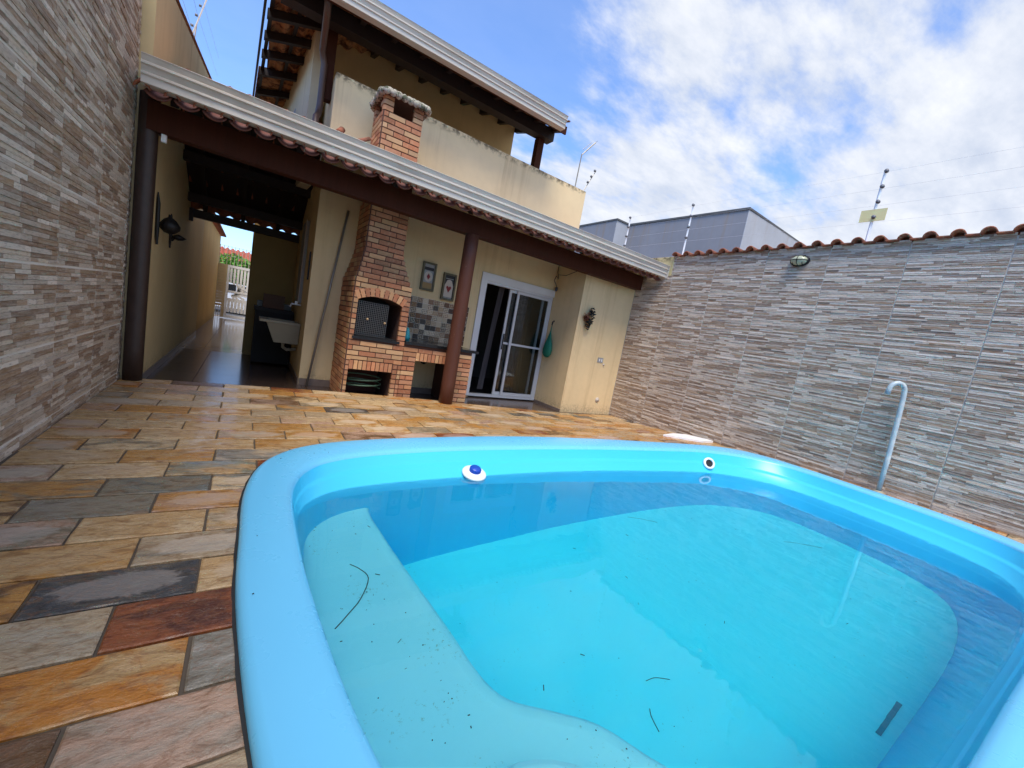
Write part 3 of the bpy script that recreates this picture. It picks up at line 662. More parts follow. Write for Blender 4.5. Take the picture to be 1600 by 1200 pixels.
# left wall, inner face x = -1.05
lw = empty('boundary_wall', (-1.15, 2, 0), 'high left-hand garden wall clad in brownish stacked-stone tiles beside the paving', 'wall')
mb = MB(); mb.box((-.1, -3-2, -.3), (.095, 5.62-2, 4.1)); mb.build('wall_core', M['grout'], lw)
TW2, TH2 = .815, .503
vars_l = [clad_tile(TW2-.011, TH2-.012, 17, .46, 200+k) for k in range(5)]
for k in range(-9, 3):
    for q in range(-1, 7):
        y0 = 3.88+TW2*k; z0 = .575+TH2*(q-1)
        if y0 > 5.55: continue
        o = obj('wall_tile', random.choice(vars_l), lw); o.rotation_euler = (0, 0, PI/2); o.location = (.095, y0+.0055-2, z0+.006)
        if y0+TW2 > 5.62: o.scale = ((5.615-y0)/TW2, 1, 1)

# ================================================================== HOUSE
H = Rel('house', (3, 6.6, 0), 'cream rendered house with a covered porch, a balcony parapet and an overhanging tiled roof', 'house')
cream = M['cream']
# ground floor walls
mb = MB()
mb.box((.70, 6.6, -.2), (3.54, 6.75, 3.3)); mb.box((3.54, 6.6, 2.06), (5.11, 6.75, 3.3)); mb.box((5.11, 6.6, -.2), (5.3, 6.75, 3.3))
H.part('porch_wall', mb, cream)
mb = MB(); mb.box((5.11, 5.75, -.2), (6.478, 6.598, 2.9)); H.part('projecting_wall', mb, cream)
mb = MB(); mb.box((.70, 6.752, -.2), (.85, 9.3, 2.9)); H.part('corridor_wall', mb, cream)
mb = MB(); mb.box((-.02, 9.2, -.2), (.698, 9.33, 2.25)); mb.box((-.04, 9.33, -.2), (.11, 18, 2.7)); H.part('back_wall', mb, M['ochre_shaded'])
mb = MB(); mb.box((-1.1, 9.08, 2.16), (.698, 9.19, 2.29)); mb.box((-1.0, 9.0, 2.08), (-.90, 9.07, 2.29)); H.part('lintel', mb, M['wood_dark'])
# skirting
for a_, b_ in (((.705, 6.585, ZP), (1.2, 6.598, ZP+.1)), ((1.9, 6.585, ZP), (3.45, 6.598, ZP+.1)), ((5.092, 5.74, ZP), (5.108, 6.598, ZP+.055)), ((.683, 6.6, ZP), (.698, 9.2, ZP+.09))):
    mb = MB(); mb.box(a_, b_); H.part('skirting', mb, M['skirt'])
# dark room behind the door
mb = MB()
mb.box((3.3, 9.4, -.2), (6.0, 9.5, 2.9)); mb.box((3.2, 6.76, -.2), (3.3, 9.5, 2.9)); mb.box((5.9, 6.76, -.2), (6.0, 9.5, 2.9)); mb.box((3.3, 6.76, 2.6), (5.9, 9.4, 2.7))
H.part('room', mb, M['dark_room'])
# interior of rooms above corridor: upper storey shell
# parapet (balcony)
mb = MB(); mb.box((.74, 6.7, 3.0), (5.5, 6.84, 4.28)); mb.box((.74, 6.842, 3.0), (.88, 8.0, 4.28)); mb.box((5.36, 6.842, 3.0), (5.5, 8.6, 4.28)); mb.box((.9, 6.85, 3.0), (5.34, 8.5, 3.1))
H.part('parapet', mb, M['cream_parapet'])
mb = MB(); mb.box((.58, 8.0, 3.0), (4.34, 8.15, 5.45)); H.part('upper_wall', mb, M['cream_upper'])
mb = MB(); mb.prism([(.50, 7.55), (.10, 13.5), (.25, 13.5), (.66, 7.55)], 2.9, 5.2); H.part('side_wall', mb, M['cream_side'])
mb = MB(); mb.box((4.2, 8.16, 3.0), (4.34, 13, 5.45)); H.part('upper_wall', mb, M['cream_upper'])
# narrow window in the side wall
mb = MB(); mb.prism([(.400, 8.93), (.362, 9.5), (.372, 9.5), (.410, 8.93)], 3.3, 4.42); wf = H.part('window', mb, simple('window_recess', (.35, .37, .40), .4))
# posts of the upper storey
mb = MB(); mb.box((4.16, 6.7, 4.282), (4.29, 6.83, 4.80)); H.part('post', mb, M['wood'])
mb = MB(); mb.box((.60, 6.98, 4.0), (.735, 7.12, 5.0)); H.part('post', mb, M['wood'])
mb = MB(); mb.box((.02, 6.60, 4.80), (4.42, 6.80, 5.0)); H.part('roof_beam', mb, M['wood_dark'])

# upper hip roof ------------------------------------------------------
ROOF_S = .29
EY, EZ = 6.18, 4.94; EX = -.19
def roof_front(x, y): return EZ+ROOF_S*(y-EY)
def roof_left(x, y):
    ex = -.10-.036*(y-6.5)
    return EZ+ROOF_S*(x-ex)
mb = MB()
for k in range(44):       # front slope: corrugated tile columns as one sheet with depth
    pass
def tile_sheet(mb, x0, x1, y0, y1, zf, period=.22, amp=.035, axis='x', step=.38, th=.02):
    """rows of barrel tiles: wave across, small steps down the slope"""
    if axis == 'x':
        n_ = int((x1-x0)/(period/6)); m_ = int((y1-y0)/step)+1
        for r_ in range(m_):
            a = y0+r_*step; b = min(a+step+.04, y1)
            if b <= a: continue
            vs_ = []
            for i in range(n_+1):
                x = x0+(x1-x0)*i/n_; wv = amp*math.cos(2*PI*x/period)
                for yy, lift in ((a, .022), (b, 0.0)): vs_ += [(x, yy, zf(x, yy)+wv+lift+amp), (x, yy, zf(x, yy)+wv+lift+amp-th)]
            fs = []
            for i in range(n_):
                o_ = 4*i; fs += [(o_, o_+4, o_+6, o_+2), (o_+1, o_+3, o_+7, o_+5), (o_, o_+1, o_+5, o_+4), (o_+2, o_+6, o_+7, o_+3)]
            mb.add(vs_, fs)
    else:
        n_ = int((y1-y0)/(period/6)); m_ = int((x1-x0)/step)+1
        for r_ in range(m_):
            a = x0+r_*step; b = min(a+step+.04, x1)
            if b <= a: continue
            vs_ = []
            for i in range(n_+1):
                yy = y0+(y1-y0)*i/n_; wv = amp*math.cos(2*PI*yy/period); sh = -.036*(yy-6.5)
                for x, lift in ((a+sh, .022), (b+sh, 0.0)): vs_ += [(x, yy, zf(x, yy)+wv+lift+amp), (x, yy, zf(x, yy)+wv+lift+amp-th)]
            fs = []
            for i in range(n_):
                o_ = 4*i; fs += [(o_, o_+2, o_+6, o_+4), (o_+1, o_+5, o_+7, o_+3), (o_, o_+4, o_+5, o_+1), (o_+2, o_+3, o_+7, o_+6)]
            mb.add(vs_, fs)
rmin = lambda x, y: min(roof_front(x, y), roof_left(x, y))
tile_sheet(mb, -.08, 4.42, EY, 9.4, rmin)
H.part('upper_roof_tiles', mb, M['clay_old'], smooth=False, kind='stuff')
mb = MB(); tile_sheet(mb, -.10, .75, 9.3, 13.5, roof_left, axis='y'); H.part('upper_roof_tiles', mb, M['clay_old'], kind='stuff')
# rafters and battens
for i in range(11):
    x = .12+i*.425
    mb = MB(); s_ = [(x-.035, x+.035)]
    y0, y1 = 6.25, 8.0
    vs_ = [(x-.035, y0, roof_front(x, y0)-.12), (x+.035, y0, roof_front(x, y0)-.12), (x+.035, y1, roof_front(x, y1)-.12), (x-.035, y1, roof_front(x, y1)-.12),
           (x-.035, y0, roof_front(x, y0)-.02), (x+.035, y0, roof_front(x, y0)-.02), (x+.035, y1, roof_front(x, y1)-.02), (x-.035, y1, roof_front(x, y1)-.02)]
    mb.add(vs_, [(0, 3, 2, 1), (4, 5, 6, 7), (0, 1, 5, 4), (1, 2, 6, 5), (2, 3, 7, 6), (3, 0, 4, 7)]); H.part('rafter', mb, M['wood_dark'])
for yb in (6.42, 6.85, 7.2, 7.55):
    mb = MB(); mb.box((-.02, yb, roof_front(0, yb)-.018), (4.42, yb+.05, roof_front(0, yb)+.008)); H.part('batten', mb, M['wood_dark'])
for i, yb in enumerate((6.5, 7.3, 7.9, 8.5, 9.2, 10.1, 11.2)):
    mb = MB(); sh = -.036*(yb-6.5); x0, x1 = -.09+sh, .62+sh
    vs_ = []
    for (xx, yy, dz) in [(x0, yb, -.12), (x1, yb, -.12), (x1, yb+.08, -.12), (x0, yb+.08, -.12), (x0, yb, -.01), (x1, yb, -.01), (x1, yb+.08, -.01), (x0, yb+.08, -.01)]: vs_.append((xx, yy, roof_left(xx, yb)+dz))
    mb.add(vs_, [(0, 3, 2, 1), (4, 5, 6, 7), (0, 1, 5, 4), (1, 2, 6, 5), (2, 3, 7, 6), (3, 0, 4, 7)]); H.part('rafter', mb, M['wood_dark'])
for q in (.0, .33):
    mb = MB(); p0 = -.07+q
    vs_ = []
    for yy in (6.3, 13.4):
        sh = -.036*(yy-6.5)
        for xx, dz in ((p0+sh, -.03), (p0+.05+sh, -.03), (p0+.05+sh, .0), (p0+sh, .0)): vs_.append((xx, yy, roof_left(xx, yy)+dz))
    mb.add(vs_, [(0, 1, 5, 4), (1, 2, 6, 5), (2, 3, 7, 6), (3, 0, 4, 7), (0, 3, 2, 1), (4, 5, 6, 7)]); H.part('batten', mb, M['wood_dark'])
mb = MB(); vs_ = []
for yy in (6.2, 13.4):
    sh = -.036*(yy-6.5)
    for xx, z_ in ((-.14+sh, 4.86), (-.11+sh, 4.86), (-.11+sh, 4.99), (-.14+sh, 4.99)): vs_.append((xx, yy, z_))
mb.add(vs_, [(0, 1, 5, 4), (1, 2, 6, 5), (2, 3, 7, 6), (3, 0, 4, 7), (0, 3, 2, 1), (4, 5, 6, 7)]); H.part('fascia', mb, M['black'])
mb = MB(); mb.box((-.10, 6.215, 4.80), (4.40, 6.245, 4.93)); H.part('fascia', mb, M['wood'])
def gutter_prof(y, z0, z1):    # outer side faces -y; three rolled steps
    h = z1-z0
    return [(y+.13, z0), (y+.02, z0), (y+.012, z0+.02*h), (y+.012, z0+.27*h), (y-.004, z0+.32*h), (y-.004, z0+.38*h), (y+.008, z0+.43*h), (y-.006, z0+.62*h), (y-.022, z0+.67*h), (y-.022, z0+.74*h), (y-.008, z0+.78*h), (y-.022, z0+.96*h), (y-.03, z1), (y-.02, z1+.006), (y+.0, z1-.01), (y+.03, z0+.1*h), (y+.118, z0+.1*h), (y+.118, z1), (y+.13, z1)]
mb = MB(); mb.sweep(gutter_prof(6.08, 4.80, 5.0), -.2, 4.27, 'x'); H.part('upper_gutter', mb, M['gutter'])
mb = MB(); mb.tube([(.50, 6.25, 4.9), (.52, 6.4, 4.75), (.555, 6.9, 4.55), (.60, 6.93, 4.4), (.60, 6.93, 3.85), (.585, 6.9, 3.72), (.56, 6.8, 3.66), (.56, 6.8, 3.2)], .042, 10)
H.part('downpipe', mb, simple('brown_pipe', (.09, .045, .03), .4), smooth=True)

# porch roof ----------------------------------------------------------
PS = .515; GY, GZ = 5.12, 2.665
def porch_z(x, y): return GZ+PS*(y-GY) if (y < 6.9 or x > .75) else GZ+PS*(6.9-GY)-.545*(y-6.9)
mb = MB(); tile_sheet(mb, -1.0, 6.45, GY+.36, 6.68, lambda x, y: porch_z(0, y), .205, .03); tile_sheet(mb, -1.0, .73, 6.68, 9.25, lambda x, y: porch_z(0, y), .205, .03)
H.part('porch_roof_tiles', mb, M['clay'], kind='stuff')
pt = barrel(.058, .052, .44).mesh('roof_tile', M['clay'], True); 
# pans (concave) of the first row hang under the gutter and give the scalloped edge
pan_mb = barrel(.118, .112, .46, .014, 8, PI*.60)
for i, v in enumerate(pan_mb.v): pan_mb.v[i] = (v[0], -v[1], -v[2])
pan_t = pan_mb.mesh('roof_tile', simple('eave_shaded_tile', (.15, .05, .032), .7, var=.4, scale=9), True)  # shade under the eave is put into this brown, darker than the clay
x = -.93
while x < 6.4:
    o = obj('roof_tile', pt, H.o, (x-3, GY+.0-6.6, GZ+.03)); o.rotation_euler = (0, -math.atan(PS), PI/2)
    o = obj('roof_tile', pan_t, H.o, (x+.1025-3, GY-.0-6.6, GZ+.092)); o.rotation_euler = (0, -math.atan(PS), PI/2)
    if random.random() < .3:
        o = obj('roof_tile', pt, H.o, (x-3+random.uniform(-.02, .02), GY+.33-6.6, GZ+.03+.33*PS+random.uniform(.03, .06))); o.rotation_euler = (0, -math.atan(PS)-.06, PI/2+random.uniform(-.1, .1))
    x += .205
tp = barrel(.05, .045, .2).mesh('roof_tile', M['clay'], True)
for (x_, y_, dz, rzz) in ((.80, 6.3, .10, 1.2), (1.02, 6.1, .11, .4)):
    o = obj('roof_tile', tp, H.o, (x_-3, y_-6.6, porch_z(1, y_)+dz)); o.rotation_euler = (0, -.6, rzz)
mb = MB(); mb.sweep(gutter_prof(5.06, 2.73, 2.95), -.93, 6.46, 'x'); H.part('porch_gutter', mb, M['gutter'])
mb = MB(); mb.box((6.465, 5.03, 2.72), (6.478, 5.2, 2.96)); H.part('gutter_end', mb, M['gutter'])
mb = MB(); mb.box((-.95, 5.50, 2.47), (6.36, 5.64, 2.735)); H.part('porch_beam', mb, M['wood'])
for i in range(14):
    x = -.75+i*.54
    mb = MB(); y0, y1 = 5.45, (9.1 if x < .7 else 6.6); ym = 6.6
    segs = [(y0, 6.6)] + ([(6.9, 9.1)] if x < .7 else [])
    for a, b in segs:
        vs_ = []
        for (xx, yy, dz) in [(x-.03, a, -.11), (x+.03, a, -.11), (x+.03, b, -.11), (x-.03, b, -.11), (x-.03, a, -.015), (x+.03, a, -.015), (x+.03, b, -.015), (x-.03, b, -.015)]: vs_.append((xx, yy, porch_z(0, yy)+dz))
        mb.add(vs_, [(0, 3, 2, 1), (4, 5, 6, 7), (0, 1, 5, 4), (1, 2, 6, 5), (2, 3, 7, 6), (3, 0, 4, 7)])
    H.part('porch_rafter', mb, M['wood_dark'])
for yb in (7.0, 7.9, 8.7):
    mb = MB(); mb.box((-1.0, yb, porch_z(0, yb)-.24), (.7, yb+.12, porch_z(0, yb)-.115)); H.part('porch_beam', mb, M['wood_dark'])
for yb in (5.75, 6.1, 6.4, 7.4, 8.3):
    mb = MB(); mb.box((-1.0, yb, porch_z(0, yb)-.014), (6.4 if yb < 6.6 else .7, yb+.05, porch_z(0, yb)+.006)); H.part('batten', mb, M['wood_dark'])
# left infill over the corridor ceiling (boards)
mb = MB()
for a, b in ((5.65, 6.9), (6.9, 8.9)):
    mb.add([(-1.0, a, porch_z(0, a)-.012), (.72, a, porch_z(0, a)-.012), (.72, b, porch_z(0, b)-.012), (-1.0, b, porch_z(0, b)-.012)], [(0, 1, 2, 3)])
H.part('ceiling_boards', mb, M['wood_dark'])
# round posts
def round_post(x, y, ztop, r, mat='post'):
    mb = MB(); zb = deck_z(x, y)-.01; pts = [(x, y, zb+(ztop-zb)*k/8) for k in range(9)]
    mb.tube(pts, [r*(1-.03*k/8) for k in range(9)], 20); return H.part('porch_post', mb, M[mat], smooth=True)
round_post(2.60, 5.52, 2.475, .105); round_post(-.945, 5.58, 2.8, .08, 'post_dark')
mb = MB(); mb.box((-.84, 5.52, 2.40), (-.80, 5.56, 2.56)); H.part('paint_patch', mb, M['white'])
# door -------------------------------------------------------------
DX0, DX1 = 3.54, 5.10
mb = MB(); mb.box((3.42, 6.575, ZP+.03), (3.54, 6.598, 2.18)); mb.box((3.54, 6.575, 2.05), (5.2, 6.598, 2.18)); H.part('door_surround', mb, M['marble'])
door = H.part('sliding_door', (lambda m_: (m_.box((DX0, 6.59, -.10), (DX1, 6.68, -.055)), m_.box((DX0, 6.60, 2.005), (DX1, 6.68, 2.05)), m_.box((DX1-.045, 6.60, -.055), (DX1, 6.68, 2.005)), m_)[-1])(MB()), M['alu'])
def dpart(name, boxes, mat):
    mb = MB()
    for a, b in boxes: mb.box(a, b)
    return H.part(name, mb, mat, parent=door)
def leaf(x0, x1, y0, label=None):
    y1 = y0+.028
    dpart('stile', [((x0, y0, -.05), (x0+.05, y1, 2.0))], M['alu']); dpart('stile', [((x1-.05, y0, -.05), (x1, y1, 2.0))], M['alu'])
    dpart('rail', [((x0+.05, y0+.002, .955), (x1-.05, y1-.002, .995))], M['alu']); dpart('rail', [((x0+.05, y0+.002, -.05), (x1-.05, y1-.002, .01))], M['alu']); dpart('rail', [((x0+.05, y0+.002, 1.95), (x1-.05, y1-.002, 2.0))], M['alu'])
    dpart('glass_pane', [((x0+.05, y0+.012, .01), (x1-.05, y0+.016, .955))], M['glass']); dpart('glass_pane', [((x0+.05, y0+.012, .995), (x1-.05, y0+.016, 1.95))], M['glass'])
leaf(4.25, 5.055, 6.605); leaf(4.09, 4.93, 6.645)
mb = MB(); mb.box((4.105, 6.625, .85), (4.125, 6.644, 1.15)); H.part('handle', mb, M['black'], parent=door)
# curtains
def curtain(x0, x1, y, z0, z1, amp, n_, lean=0):
    mb = MB(); vs_ = []; k_ = 60
    for zi in range(9):
        t_ = zi/8; z = z1+(z0-z1)*t_
        for i in range(k_+1):
            u = i/k_; xx = x0+(x1-x0)*u*(1-.25*math.sin(t_*PI)*.6)+lean*t_; vs_.append((xx, y+amp*math.sin(2*PI*n_*u+t_*.8), z))
    fs = [(zi*(k_+1)+i, (zi+1)*(k_+1)+i, (zi+1)*(k_+1)+i+1, zi*(k_+1)+i+1) for zi in range(8) for i in range(k_)]
    mb.add(vs_, fs); return mb
cu = curtain(4.28, 4.80, 6.80, 0.0, 2.15, .035, 7, 0); 
o = cu.build('curtain', M['curtain'], smooth=True, label='grey curtain hanging behind the closed glass door leaf', cat='curtain')
cu = curtain(3.98, 4.10, 6.86, 0.0, 2.15, .02, 3, -.12)
cu.build('curtain', M['curtain'], smooth=True, label='bunched narrow curtain hanging in the open half of the glass door', cat='curtain')
mb = MB(); mb.box((3.3, 6.8, -.15), (5.9, 9.4, -.12)); H.part('room_floor', mb, M['porch_tile'])

# brick barbecue ------------------------------------------------------
BC = [(.50, .20, .10), (.58, .28, .14), (.64, .36, .18), (.55, .235, .12), (.66, .41, .22), (.50, .21, .11), (.60, .30, .17)]
bq = Rel('brick_barbecue', (1.5, 6.1, ZP), 'tall brick barbecue with a tapering chimney against the cream porch wall', 'barbecue')
bricks = []
def bcol():
    f_ = random.uniform(.66, .95); return (*[v*f_ for v in random.choice(BC)], 1)
def brick(pts, z0, z1, owner): owner.append((pts, z0, z1))
CH = .0705; BH = .056
def course(owner, x0, x1, yf, yb, z, k, holes=(), corner=True, side=True):
    """bricks on the front (y=yf) and on the left side (x=x0), rounded at the left corner"""
    r_ = .045; dp = .05; a = .165 if k % 2 else .075
    if [h for h in holes if h[2] < z+BH-.004 and h[3] > z+.012]: a = min(h[0] for h in holes if h[2] < z+BH-.004 and h[3] > z+.012)-x0
    b = .075 if k % 2 else .165
    L_ = .215; g_ = .011
    pts = [(x0+a, yf)]+[(x0+r_-r_*math.sin(t_*PI/2/5), yf+r_-r_*math.cos(t_*PI/2/5)) for t_ in range(6)]+[(x0, yf+b), (x0+dp, yf+b), (x0+dp, yf+dp), (x0+a, yf+dp)]
    hole0 = [h for h in holes if h[2] < z+BH-.004 and h[3] > z+.004]
    brick(pts, z, z+BH, owner)
    x = x0+a+(0 if hole0 and a < .12 else g_)
    while x < x1-.02:
        e = min(x+L_, x1)
        if x1-e < .05: e = x1
        segs = [(x, e)]
        for h in hole0:
            ns = []
            for (p, q) in segs:
                if q <= h[0] or p >= h[1]: ns.append((p, q)); continue
                if p < h[0]-.015: ns.append((p, h[0]))
                if q > h[1]+.015: ns.append((h[1], q))
                if z < h[3]-.001 and z+BH-h[3] > .014 and min(q, h[1])-max(p, h[0]) > .03: brick([(max(p, h[0]), yf), (min(q, h[1]), yf), (min(q, h[1]), yf+dp), (max(p, h[0]), yf+dp)], h[3]+.004, z+BH, owner)
            segs = ns
        for p, q in segs:
            if q-p > .015: brick([(p, yf), (q, yf), (q, yf+dp), (p, yf+dp)], z, z+BH, owner)
        x = e+g_
    if side:
        y = yf+b+g_
        while y < yb-.02:
            e = min(y+L_, yb)
            brick([(x0, y), (x0+dp, y), (x0+dp, e), (x0, e)], z, z+BH, owner); y = e+g_
B0X, B1X, BF, BB = 1.125, 1.905, 5.72, 6.59
OPX0, OPX1, OPZ0, OPZ1 = 1.20, 1.80, .785, 1.265
LOX0, LOX1, LOZ1 = 1.185, 1.79, .315
holes = [(LOX0, LOX1, -1, LOZ1+.135), (OPX0, OPX1, OPZ0-.01, 1.33)]
z = ZP+.005; k = 0; core = MB(); profs = []
archc = ((OPX0+OPX1)/2, OPZ1-.42); 
while z < 3.93:
    if z < 1.50: x0, x1, yf, yb, hs_ = B0X, B1X, BF, BB, holes+[(OPX0-.0, OPX1+.0, OPZ0, 1.385)]
    else:
        t_ = min(1, (z-1.50)/.46); t_ = t_**.85
        x0 = B0X+t_*.115; x1 = B1X-t_*.13; yf = BF+t_*.2; yb = BB-t_*.12 if z > 2.6 else BB; hs_ = []
    if z > 3.0: yb = 6.45
    top_zone = z > 3.70
    if not (2.68 < z < 3.0):
        if top_zone:
            hs2 = [(x0+.13, x1-.13, 0, 9)]
            course(bricks, x0, x1, yf, yb-.0, z, k, hs2, side=False)
            brick([(x0, yb-.1), (x0+.05, yb-.1), (x0+.05, yb), (x0, yb)], z, z+BH, bricks)
        else: course(bricks, x0, x1, yf, yb, z, k, hs_)
    profs.append((z, x0, x1, yf, yb))
    z += CH; k += 1
# core in mortar colour, set back 7 mm, with real openings
def shell_core(mb, z, zt, x0, x1, yf, yb): mb.box((x0, yf, z), (x1, yb, zt))
e = .007
shell_core(core, ZP, LOZ1+.0, B0X+e, LOX0-.003, BF+e, BB); shell_core(core, ZP, LOZ1, LOX1+.003, B1X-e, BF+e, BB)
shell_core(core, LOZ1+.001, OPZ0-.04, B0X+e, B1X-e, BF+e, BB)
shell_core(core, OPZ0-.039, 1.27, B0X+e, OPX0-.003, BF+e, BB); shell_core(core, OPZ0-.039, 1.27, OPX1+.003, B1X-e, BF+e, BB)
core.box((LOX0, 6.45, ZP), (LOX1, BB, LOZ1)); core.box((OPX0, 6.4, OPZ0-.04), (OPX1, BB-.002, 1.4))
# arch infill core
ax0, ax1 = B0X+e, B1X-e
na = 12; R_ = None
rise = .075; half = (OPX1-OPX0)/2; R_ = (half*half+rise*rise)/(2*rise); acx, acz = (OPX0+OPX1)/2, OPZ1+rise-R_ 
angs = math.asin(half/R_)
for i in range(na):
    a0 = -angs+2*angs*i/na; a1 = -angs+2*angs*(i+1)/na
    p0 = (acx+R_*math.sin(a0), acz+R_*math.cos(a0)); p1 = (acx+R_*math.sin(a1), acz+R_*math.cos(a1))
    vs_ = [(p0[0], BF+e, p0[1]), (p1[0], BF+e, p1[1]), (p1[0], BF+e, 1.50), (p0[0], BF+e, 1.50), (p0[0], 6.3, p0[1]), (p1[0], 6.3, p1[1]), (p1[0], 6.3, 1.50), (p0[0], 6.3, 1.50)]
    core.add(vs_, [(0, 1, 2, 3), (0, 4, 5, 1), (7, 6, 5, 4), (3, 2, 6, 7)])
core.box((B0X+e, BF+e, 1.271), (OPX0-.0, BB, 1.50)); core.box((OPX1+.0, BF+e, 1.271), (B1X-e, BB, 1.50)); core.box((OPX0, 6.301, 1.4), (OPX1, BB, 1.50))
for i, (z_, x0, x1, yf, yb) in enumerate(profs):
    if z_ < 1.5-CH: continue
    if z_ > 3.70: break
    core.box((x0+e, yf+e, max(z_-.006, 1.501)), (x1-e, yb, z_+CH-.0065))
bq.part('mortar_core', core, M['brick_mortar'])
# firebox lining
mb = MB(); mb.box((OPX0+.001, BF+.06, OPZ0-.03), (OPX1-.001, 6.39, OPZ0-.002)); bq.part('firebox_floor', mb, M['soot'])
mb = MB(); mb.box((OPX0-.001, BF+.055, OPZ0), (OPX0+.006, 6.39, 1.27)); mb.box((OPX0, 6.385, OPZ0), (OPX1, 6.398, 1.39)); mb.box((OPX0+.006, BF+.1, 1.345), (OPX1-.006, 6.385, 1.36)); bq.part('firebox_lining', mb, M['soot'])
mb = MB(); mb.box((LOX0, 6.44, ZP), (LOX1, 6.449, LOZ1)); bq.part('niche_back', mb, simple('sooty_brick', (.12, .04, .025), .9))
# arch voussoirs and soldier course
nv = 11; arch_b = []
for i in range(nv):
    a = -angs*1.03+2*angs*1.03*(i+.5)/nv; hw = angs*1.03/nv*R_*.84
    c_, s_ = math.cos(a), math.sin(a)
    q = [(-hw, .004), (hw, .004), (hw*1.12, .118), (-hw*1.12, .118)]
    pts = [(acx+R_*s_+u*c_+v_*s_, acz+R_*c_-u*s_+v_*c_) for u, v_ in q]; arch_b.append(pts)
for i in range(10):
    x_ = LOX0+.006+i*(LOX1-LOX0-.012)/10; wd = (LOX1-LOX0-.012)/10-.011
    arch_b.append([(x_, LOZ1+.004), (x_+wd, LOZ1+.004), (x_+wd, LOZ1+.125), (x_, LOZ1+.125)])
def face_brick(owner_rel, pts, yf, name='brick'):
    mb = MB(); n_ = len(pts); vs_ = [(x, yf, z) for x, z in pts]+[(x, yf+.05, z) for x, z in pts]
    mb.add(vs_, [tuple(range(n_)), tuple(range(2*n_-1, n_-1, -1))]+[((i+1) % n_, i, n_+i, n_+(i+1) % n_) for i in range(n_)], (*random.choice(BC[:4]), 1))
    return owner_rel.part(name, mb, M['brick'])
for p_ in arch_b: face_brick(bq, p_, BF-.004)
# remaining bricks, nearest/visible first
bm_stuff = MB()
for i, (pts, z0, z1) in enumerate(bricks):
    c_ = bcol()
    hidden = min(p[1] for p in pts) > 6.25 and z0 < 3
    if i < 10**6 and not hidden and len([0 for _ in bq.o.children]) < 296:
        mb = MB(); mb.prism(pts, z0, z1, c_); bq.part('brick', mb, M['brick'])
    else: bm_stuff.prism(pts, z0, z1, c_)
if bm_stuff.v: bq.part('bricks', bm_stuff, M['brick'], kind='stuff')
# chimney outlet piers and cap
mb = MB(); x0, x1, yf, yb = 1.265, 1.77, 5.92, 6.45
mb.box((x1-.12, yb-.1, 3.70), (x1-.01, yb, 3.93)); mb.box((x0+.06, yf+.06, 3.69), (x1-.06, yb-.06, 3.70)); bq.part('flue_pier', mb, M['soot'])
mb = MB(); cx_, cy_ = (x0+x1)/2, (yf+yb)/2
mb.add([(x0-.07, yf-.07, 3.935), (x1+.07, yf-.07, 3.935), (x1+.07, yb+.07, 3.935), (x0-.07, yb+.07, 3.935), (x0+.12, yf+.16, 4.06), (x1-.12, yf+.16, 4.06), (x1-.12, yb-.16, 4.06), (x0+.12, yb-.16, 4.06)],
       [(0, 3, 2, 1), (4, 5, 6, 7), (0, 1, 5, 4), (1, 2, 6, 5), (2, 3, 7, 6), (3, 0, 4, 7)])
capo = bq.part('chimney_cap', mb, M['brick_mortar'])
def cap_tile(p, q, r_):
    mb = MB(); mb.tube([p, [(p[i]+q[i])/2+(.012 if i == 2 else 0) for i in range(3)], q], [r_, r_*.95, r_*.8], 8); bq.part('cap_tile', mb, M['cap'], smooth=True, parent=capo)
n_ = 8
for i in range(n_):
    t_ = (i+.5)/n_; xx = x0-.07+t_*(x1-x0+.14); xt = cx_+(xx-cx_)*.55
    cap_tile((xx, yf-.085, 3.945), (xt+.03, yf+.2, 4.08), .044); cap_tile((xx, yb+.085, 3.945), (xt, yb-.2, 4.08), .044)
for i in range(7):
    t_ = (i+.5)/7; yy = yf-.05+t_*(yb-yf+.1); yt = cy_+(yy-cy_)*.4
    cap_tile((x0-.085, yy, 3.945), (x0+.2, yt, 4.08), .044); cap_tile((x1+.085, yy, 3.945), (x1-.2, yt, 4.08), .044)
# black shelf and grill basket at the mouth
mb = MB(); mb.box((OPX0-.02, BF-.02, OPZ0-.045), (OPX1+.03, BF+.3, OPZ0-.008)); bq.part('stone_sill', mb, M['granite'])
gr = MB(); gx0, gx1, gz0, gz1, gy = OPX0+.01, OPX0+.43, OPZ0+.01, 1.25, BF+.06
for i in range(18):
    x_ = gx0+(gx1-gx0)*i/17; gr.box((x_-.0022, gy, gz0), (x_+.0022, gy+.004, gz1))
for i in range(19):
    z_ = gz0+(gz1-gz0)*i/18; gr.box((gx0, gy+.004, z_-.0022), (gx1, gy+.008, z_+.0022))
grill = gr.build('grill_basket', M['steel'], label='black wire grill grate standing inside the mouth of the brick barbecue', cat='grill')
for x_, z_ in ((gx0+.15, 1.02), (gx0+.39, 1.0)):
    mb = MB(); mb.lathe([(0, -.012), (.014, -.01), (.017, 0), (.012, .012), (0, .014)], (0, 0, 0), 10, M_=Matrix.Translation((x_, gy-.02, z_)) @ Matrix.Rotation(PI/2, 4, 'X')); mb.build('knob', M['brass'], grill, smooth=True)
# hose coil in the lower niche
mb = MB(); pts = [(1.47+.25*math.cos(a), 6.0+.18*math.sin(a), .02+.012*a) for a in [k*.35 for k in range(44)]]; mb.tube(pts, .011, 6)
mb.build('garden_hose', M['hose'], smooth=True, label='grey-green hose coiled in the lower niche of the barbecue', cat='hose')

